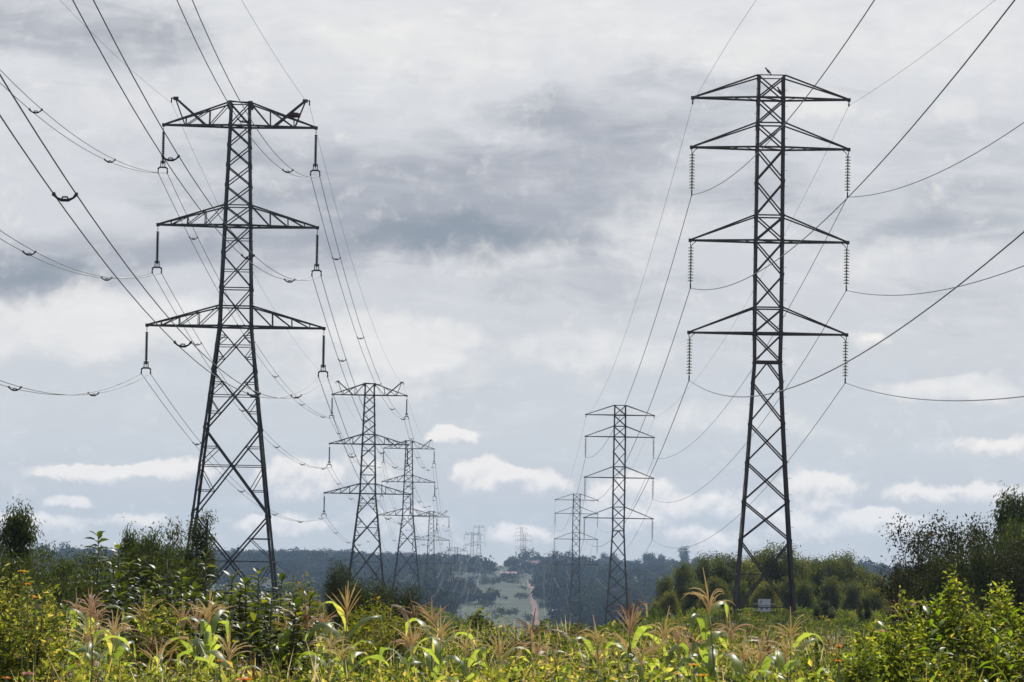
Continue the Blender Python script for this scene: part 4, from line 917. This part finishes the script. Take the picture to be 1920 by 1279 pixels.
CORN = [ # column, top row, distance, kind, rest of the label
 (197, 1118, 29, 'g', 'green maize in the left clump, its leaves arching widest'), (172, 1130, 28.5, 'g', 'green maize on the left of the left clump'), (222, 1128, 30, 'g', 'green maize on the right of the left clump'),
 (150, 1084, 36, 'p', 'maize with upright pink tassel, leftmost in the field'), (167, 1078, 38, 'p', 'maize with pink tassel, second from the left'), (186, 1088, 35, 'p', 'maize with pink tassel behind the left green clump'), (203, 1098, 36, 'p', 'maize with pink tassel right of the left pink group'),
 (268, 1096, 33, 'g', 'maize with open straw tassel between the left clump and the glossy shrubs'), (262, 1150, 31, 'b', 'withered maize below the open straw tassel'), (350, 1100, 33, 'p', 'maize with pink tassel just left of the tall maize under the near left pylon'),
 (380, 1078, 29, 'g', 'tall green maize under the near left pylon'), (396, 1092, 30, 'g', 'green maize close right of the tall one under the near left pylon'), (364, 1105, 31, 'p', 'maize with drooping pink tassel beside the tall one under the near left pylon'), (428, 1160, 27, 'g', 'low green maize right of the tall one under the near left pylon'),
 (315, 1175, 27, 'g', 'low green maize left of the tall one under the near left pylon'), (470, 1200, 27, 'b', 'dry maize low in front of the glossy shrubs'),
 (560, 1120, 33, 'g', 'maize with straw tassel right of the glossy shrubs'), (576, 1098, 34, 'b', 'maize with brown upright tassel right of the glossy shrubs'), (592, 1108, 34, 'p', 'maize with pink tassel left of the single tall maize'), (606, 1112, 36, 'p', 'maize with ragged pink tassel closest to the single tall maize'),
 (648, 1066, 29, 'g', 'single tall thin maize in front of the big dark bush'), (605, 1150, 28, 'g', 'broad-leaved maize left below the single tall maize'), (632, 1165, 28, 'g', 'broad-leaved maize right below the single tall maize'),
 (803, 1088, 32, 'b', 'maize with brown spike tassel, back of the central clump'), (815, 1095, 31, 'p', 'maize with full pink tassel in the central clump'), (832, 1122, 29, 'g', 'green maize with spreading straw tassel in the central clump'), (795, 1140, 29.5, 'g', 'green maize at the left of the central clump'), (856, 1150, 28.5, 'g', 'green maize at the right of the central clump'), (760, 1150, 36, 'p', 'maize with faded pink tassel left of the central clump'),
 (984, 1120, 31, 'b', 'maize with dark brown spike below the dirt track'), (968, 1150, 32, 'b', 'brown maize left of the dark spike below the dirt track'), (1000, 1160, 32, 'p', 'maize right of the dark spike below the dirt track'), (945, 1160, 29, 'g', 'green maize left below the dirt track'), (1015, 1185, 27, 'g', 'low green maize right below the dirt track'),
 (1096, 1172, 31, 'g', 'maize with thin straw tassel between dirt track and right maize clump'), (1110, 1140, 34, 'b', 'maize with thin brown spike left of the right maize clump'), (1140, 1135, 32, 'g', 'maize with spreading straw tassel, left of the right maize clump'), (1168, 1112, 31, 'p', 'maize with short pink tassel in the right maize clump'), (1187, 1082, 32, 'b', 'tallest brown-tasselled maize of the right maize clump'),
 (1222, 1120, 29, 'g', 'green maize with curling tassel, right side of the right maize clump'), (1175, 1165, 28, 'g', 'broad green maize in the middle of the right maize clump'), (1205, 1160, 28.5, 'g', 'broad green maize on the right of the right maize clump'),
 (1275, 1148, 35, 'p', 'maize with pink tassel, first right of the right maize clump'), (1312, 1155, 34, 'p', 'maize with pink tassel halfway to the tall maize at the right pylon'), (1292, 1145, 36, 'b', 'thin brown maize spike right of the right maize clump'),
 (1362, 1046, 26, 'g', 'tall maize with big drooping tassel at the left foot of the near right pylon'), (1388, 1115, 29, 'p', 'maize with pink tassel beside the tall one at the near right pylon'), (1408, 1165, 27, 'g', 'green maize right below the tall one at the near right pylon'), (1385, 1160, 26.5, 'g', 'green maize directly below the tall one at the near right pylon'),
 (1487, 1125, 31, 'g', 'straw-tasselled maize at the right foot of the near right pylon'), (1468, 1150, 31, 'b', 'brown maize left of the right foot of the near right pylon'), (1498, 1160, 30, 'g', 'maize right of the right foot of the near right pylon'), (1552, 1170, 31, 'p', 'lone pink-tasselled maize between the right pylon and the right bush'), (1680, 1078, 34, 'b', 'thin dry maize spike behind the right bush')]
for i, (px, yt, D, kd, lb) in enumerate(CORN):
    parts, H = KND[kd][i % len(KND[kd])]; p = P(px, yt, D); zg = gz(p.x, D); s_ = (p.z - zg) / H
    o = empty('maize_plant', (p.x, D, zg), rng.uniform(0, 6.28)); o.scale = (.9, .9, s_); tag(o, lb, 'maize plant', 'maize plants in the field')
    for nm, me in parts: link(bpy.data.objects.new(nm, me), o)

# ------------------------------------------------------------------ flowers
def flower(px, py, D, r_, mat, label):
    p = P(px, py, D); zg = gz(p.x, D); o = empty('wild_flower', (p.x, D, zg)); H = p.z - zg; n = 14
    a = np.arange(n) * 2 * np.pi / n + rng.normal(0, .1, n); A = unit(np.stack([np.cos(a), np.sin(a), rng.uniform(.1, .5, n)], 1)); C = np.tile([0, 0, H], (n, 1)) + A * r_ * .15
    V_, Q_, R = leafarr(C, A, np.tile([0, 0, 1.0], (n, 1)), r_, r_ * .5, rng.random(n)); nobj('petals', V_, Q_, M[mat], o, rnd=R)
    mb = MB(); mb.tube([(0, 0, H - .01), (0, 0, H + r_ * .12), (0, 0, H + r_ * .2)], [r_ * .2, r_ * .28, r_ * .1], 8); mb.build('flower_centre', M['twig'], o)
    mb = MB(); mb.tube([(.05, 0, 0), (.02, 0, H * .6), (0, 0, H)], .004, 5); mb.build('stem', M['stalk'], o); tag(o, label, 'flower', 'wild flowers in the foreground')
for px, py, D, r_, mt, lb in [(41, 1072, 24, .030, 'petal', 'yellow flower highest at the left edge, against the dark eucalyptus'), (52, 1096, 24, .022, 'opetal', 'small orange flower just below the highest yellow one at left'), (66, 1121, 24, .022, 'opetal', 'orange flower lowest of the three at the left edge'),
        (1301, 1248, 20, .030, 'petal', 'yellow flower below the pink maize right of the right maize clump'), (1270, 1265, 19, .022, 'petal', 'yellow flower at the bottom edge left of its neighbours'), (1318, 1268, 19, .032, 'petal', 'widest yellow flower at the bottom edge right of the right maize clump'),
        (1573, 1213, 22, .024, 'opetal', 'orange flower at the left foot of the right bush'), (1572, 1240, 21, .024, 'opetal', 'orange flower just below the other one at the right bush'), (412, 1240, 20, .02, 'opetal', 'orange flower low under the near left pylon maize'),
        (458, 1276, 9, .022, 'opetal', 'blurred orange flower at the bottom edge left of centre'), (52, 1264, 9, .014, 'ppetal', 'blurred pink flower in the bottom left corner'), (12, 1272, 12, .014, 'opetal', 'blurred orange flower at the very bottom left corner')]:
    flower(px, py, D, r_, mt, lb)
broad_shrub(172, 1195, 9, 1, 'blurred bright green sprig close to the camera at bottom left', 2, .035, .03, 'sprig', per=4, seed=91, name='leafy_sprig')
broad_shrub(128, 1262, 9, 1, 'blurred bright green sprig at the bottom edge near the pink flower', 2, .035, .05, 'sprig', per=4, seed=92, name='leafy_sprig')

# ------------------------------------------------------------------ the far ridge: wood, single trees, houses
def crowns(name, xs, Ds, rad, mat, label, q=110, size=1.5):
    k = len(xs); z = ground(xs, Ds); Ht = rad * 1.9
    d = rdir(k * q, -.45, 1); r_ = rng.uniform(.55, 1.08, k * q); rr_ = np.repeat(rad, q); cen = np.repeat(np.stack([xs, Ds, z + Ht * .62], 1), q, 0)
    lump = 1 + .25 * np.sin(d[:, 0] * 5 + cen[:, 0]) * np.cos(d[:, 2] * 6 + cen[:, 1])
    C = cen + d * (rr_ * r_ * lump)[:, None] * np.array([1, 1, .85]); A = unit(rdir(k * q) + d * .4); Nv = unit(d + rng.normal(0, .16, (k * q, 3)) + np.array([0, 0, .15]))
    A = unit(A - Nv * (A * Nv).sum(1, keepdims=True)); R = np.clip(np.repeat(rng.normal(.42, .28, k), q) + rng.normal(0, .1, k * q), 0, 1); L = size * rng.uniform(.6, 1.3, k * q) * np.repeat(rad / 4.0, q) ** .5
    V_, Q_, _ = leafarr(C, A, Nv, L, L * .75, R); return tag(nobj(name, V_, Q_, M[mat], rnd=R), label, kind='stuff')
k = 8500; D = rng.uniform(1150, 2720, k); hw_ = D * .15; x = rng.uniform(-1, 1, k) * hw_; px_ = 960 + x / D * F + (1080 - 639.5) * 0 
fld = ((px_ > 850) & (px_ < 1012) & (D < 2180)) | ((px_ > 905) & (px_ < 965)); trk = np.abs(px_ - np.interp(D, [1330, 2060], [1008, 989])) < 9
hedge = (fbm(x / 18, D / 90, 44, 3) > .54) & (D > 1500); dens = fbm(x / 40, D / 120, 45, 3) > .34
keep = ((~fld & dens) | (fld & hedge & (px_ < 980))) & ~(trk & (D < 2100)) & ~((px_ > 1012) & (px_ < 1050) & (D < 1600))
x, D = x[keep], D[keep]; rad = rng.uniform(2.2, 4.3, len(x)) * np.where(rng.random(len(x)) < .08, 1.5, 1) * np.where(fbm(x / 22, D / 60, 47, 2) > .42, 1.15, .8) * np.where(D > 2350, .8, 1)
i_near = D < 1900
crowns('hillside_wood', x, D, rad, 'far', 'blue-green wood covering the far ridge', 110, 1.5)
k = 3200; D = rng.uniform(1300, 2250, k); px_ = rng.uniform(840, 1060, k); x = np.array([X(a, b_) for a, b_ in zip(px_, D)]); kp = (fbm(x / 9, D / 60, 51, 3) > .52) & (np.abs(px_ - np.interp(D, [1330, 2060], [1008, 989])) > 8)
crowns('hillside_scrub', x[kp], D[kp], rng.uniform(.7, 1.8, kp.sum()), 'far', 'low scrub dotted over the far green fields', 30, .8)
pf = [Proto('round', 14, 4.6, 9, 2600, 1.2, 'far', 'bark', 0, .4, .7, per=8), Proto('umbrella', 14, 5.0, 8, 2400, 1.2, 'far', 'bark', 0, .5, .7, per=8), Proto('column', 14, 3.8, 10, 2400, 1.1, 'far', 'bark', 0, .25, .7, per=8), Proto('umbrella', 14, 4.6, 14, 900, 1.0, 'far', 'bark', 0, .45, .6, per=10, spread=1.1)]
for px, yt, k, lb in [(528, 1030, 1, 'ridge tree just right of the near left pylon\'s right leg'), (556, 1034, 0, 'flat ridge tree between the near and second left pylons, left one'), (603, 1033, 0, 'broad ridge tree between the near and second left pylons, right one'),
        (640, 1042, 1, 'ridge tree left of the second left pylon'), (684, 1041, 0, 'ridge tree seen between the legs of the second left pylon'), (770, 1037, 1, 'umbrella-shaped ridge tree beside the third left pylon'), (817, 1040, 2, 'ridge tree at the fourth left pylon'), (862, 1040, 2, 'tall ridge tree just left of the two tiny left pylons'),
        (893, 1042, 0, 'ridge tree in front of the two tiny left pylons'), (1005, 1043, 0, 'ridge tree among the brown houses'), (1092, 1042, 0, 'ridge tree right of the third right pylon'), (1133, 1037, 2, 'small upright ridge tree left of the second right pylon'), (1150, 1038, 0, 'ridge tree touching the second right pylon'),
        (1216, 1038, 1, 'broad ridge tree right of the second right pylon'), (1240, 1040, 2, 'upright ridge tree right of the broad one'), (1283, 1024, 0, 'tallest lone tree on the ridge left of the near right pylon'), (1650, 1066, 1, 'blue far tree in the gap left of the right-hand clump'), (488, 1048, 0, 'ridge tree seen between the legs of the near left pylon'), (1262, 1050, 0, 'low ridge tree left of the tallest lone one')]:
    place(pf[3] if px == 1283 else pf[k], px, yt, 2600 if px < 1600 else 1500, 'ridge_tree', lb, 'tree', 'single trees standing out on the far ridge', 1.0)
def house(px, py, D, w_, d_, h_, rh, wall, roof, label, rz=.3):
    p = P(px, py, D); o = empty('house', (p.x, D, gz(p.x, D) + .3), rz); mb = MB()
    mb.box((0, 0, h_ / 2 - .5), (w_, d_, h_ + 1)); mb.build('wall', M[wall], o)
    V_ = [(-w_ * .56, -d_ * .6, h_ - .1), (w_ * .56, -d_ * .6, h_ - .1), (w_ * .56, 0, h_ + rh), (-w_ * .56, 0, h_ + rh), (-w_ * .56, d_ * .6, h_ - .1), (w_ * .56, d_ * .6, h_ - .1)]
    V2 = [(a, b_, c_ - .12) for a, b_, c_ in V_]; Q_ = [(0, 1, 2, 3), (3, 2, 5, 4), (7, 6, 9, 8), (8, 9, 10, 11)[::-1], (0, 6, 7, 1), (4, 5, 11, 10), (0, 3, 9, 6), (3, 4, 10, 9), (1, 7, 8, 2), (2, 8, 11, 5)]
    nobj('roof', V_ + V2, Q_, M[roof], o)
    mb = MB(); mb.box((w_ * .1, -d_ / 2 - .03, 1.0), (.9, .06, 2.0)); mb.build('door', M['dark_open'], o)
    for q in (-.3, .35):
        mb = MB(); mb.box((w_ * q, -d_ / 2 - .03, 1.5), (1.0, .06, .9)); mb.build('window', M['dark_open'], o)
    tag(o, label, 'house')
house(740, 1087, 1500, 7, 6, 2.6, 1.5, 'plaster', 'pink_roof', 'small house with faded pink roof behind the big dark bush')
house(1224, 1113, 1250, 8, 6, 2.4, 1.5, 'plaster', 'pink_roof', 'house with faded pink roof left of the wood behind the near right pylon')
house(1047, 1123, 1420, 4, 4, 2.2, 1.2, 'plaster', 'tin_roof', 'tiny hut with bright tin roof right of the dirt track', -.5)
house(1018, 1083, 2050, 6, 5, 2.4, 1.4, 'mud_wall', 'red_roof', 'small red-brown house right of the top of the dirt track', .2)
house(1000, 1050, 2480, 10, 7, 3, 2, 'mud_wall', 'red_roof', 'brown house on the ridge right of the gap, left one')
house(1028, 1052, 2470, 8, 6, 2.6, 1.8, 'mud_wall', 'red_roof', 'brown house on the ridge right of the gap, right one', -.2)
house(1642, 1079, 1400, 7, 6, 2.6, 1.6, 'plaster', 'tin_roof', 'pale far house in the gap left of the right-hand trees', -.2)
house(953, 1077, 2150, 9, 5, 1.6, 1.0, 'plaster', 'pink_roof', 'long low pale building above the green fields', 0.05)

# ------------------------------------------------------------------ haze
hz0, hz1 = -26.0, 62.0
mb = MB(); ymin, ymax, xm = -88, 3640, 1620
V_ = [(x_, y_, z_) for z_ in (hz0, hz1) for x_, y_ in ((-xm, ymin), (xm, ymin), (xm, ymax), (-xm, ymax))]
Q_ = [(0, 3, 2, 1), (4, 5, 6, 7), (0, 1, 5, 4), (1, 2, 6, 5), (2, 3, 7, 6), (3, 0, 4, 7)]
hm = bpy.data.materials.new('pale_haze'); hm.use_nodes = True; ht = hm.node_tree; ht.nodes.clear()
pv = ht.nodes.new('ShaderNodeVolumePrincipled'); pv.inputs['Color'].default_value = (.50, .70, 1.0, 1); pv.inputs['Density'].default_value = 1.0e-4; pv.inputs['Anisotropy'].default_value = .2
oo = ht.nodes.new('ShaderNodeOutputMaterial'); ht.links.new(pv.outputs[0], oo.inputs['Volume'])
tag(nobj('haze', V_, Q_, hm), kind='stuff')
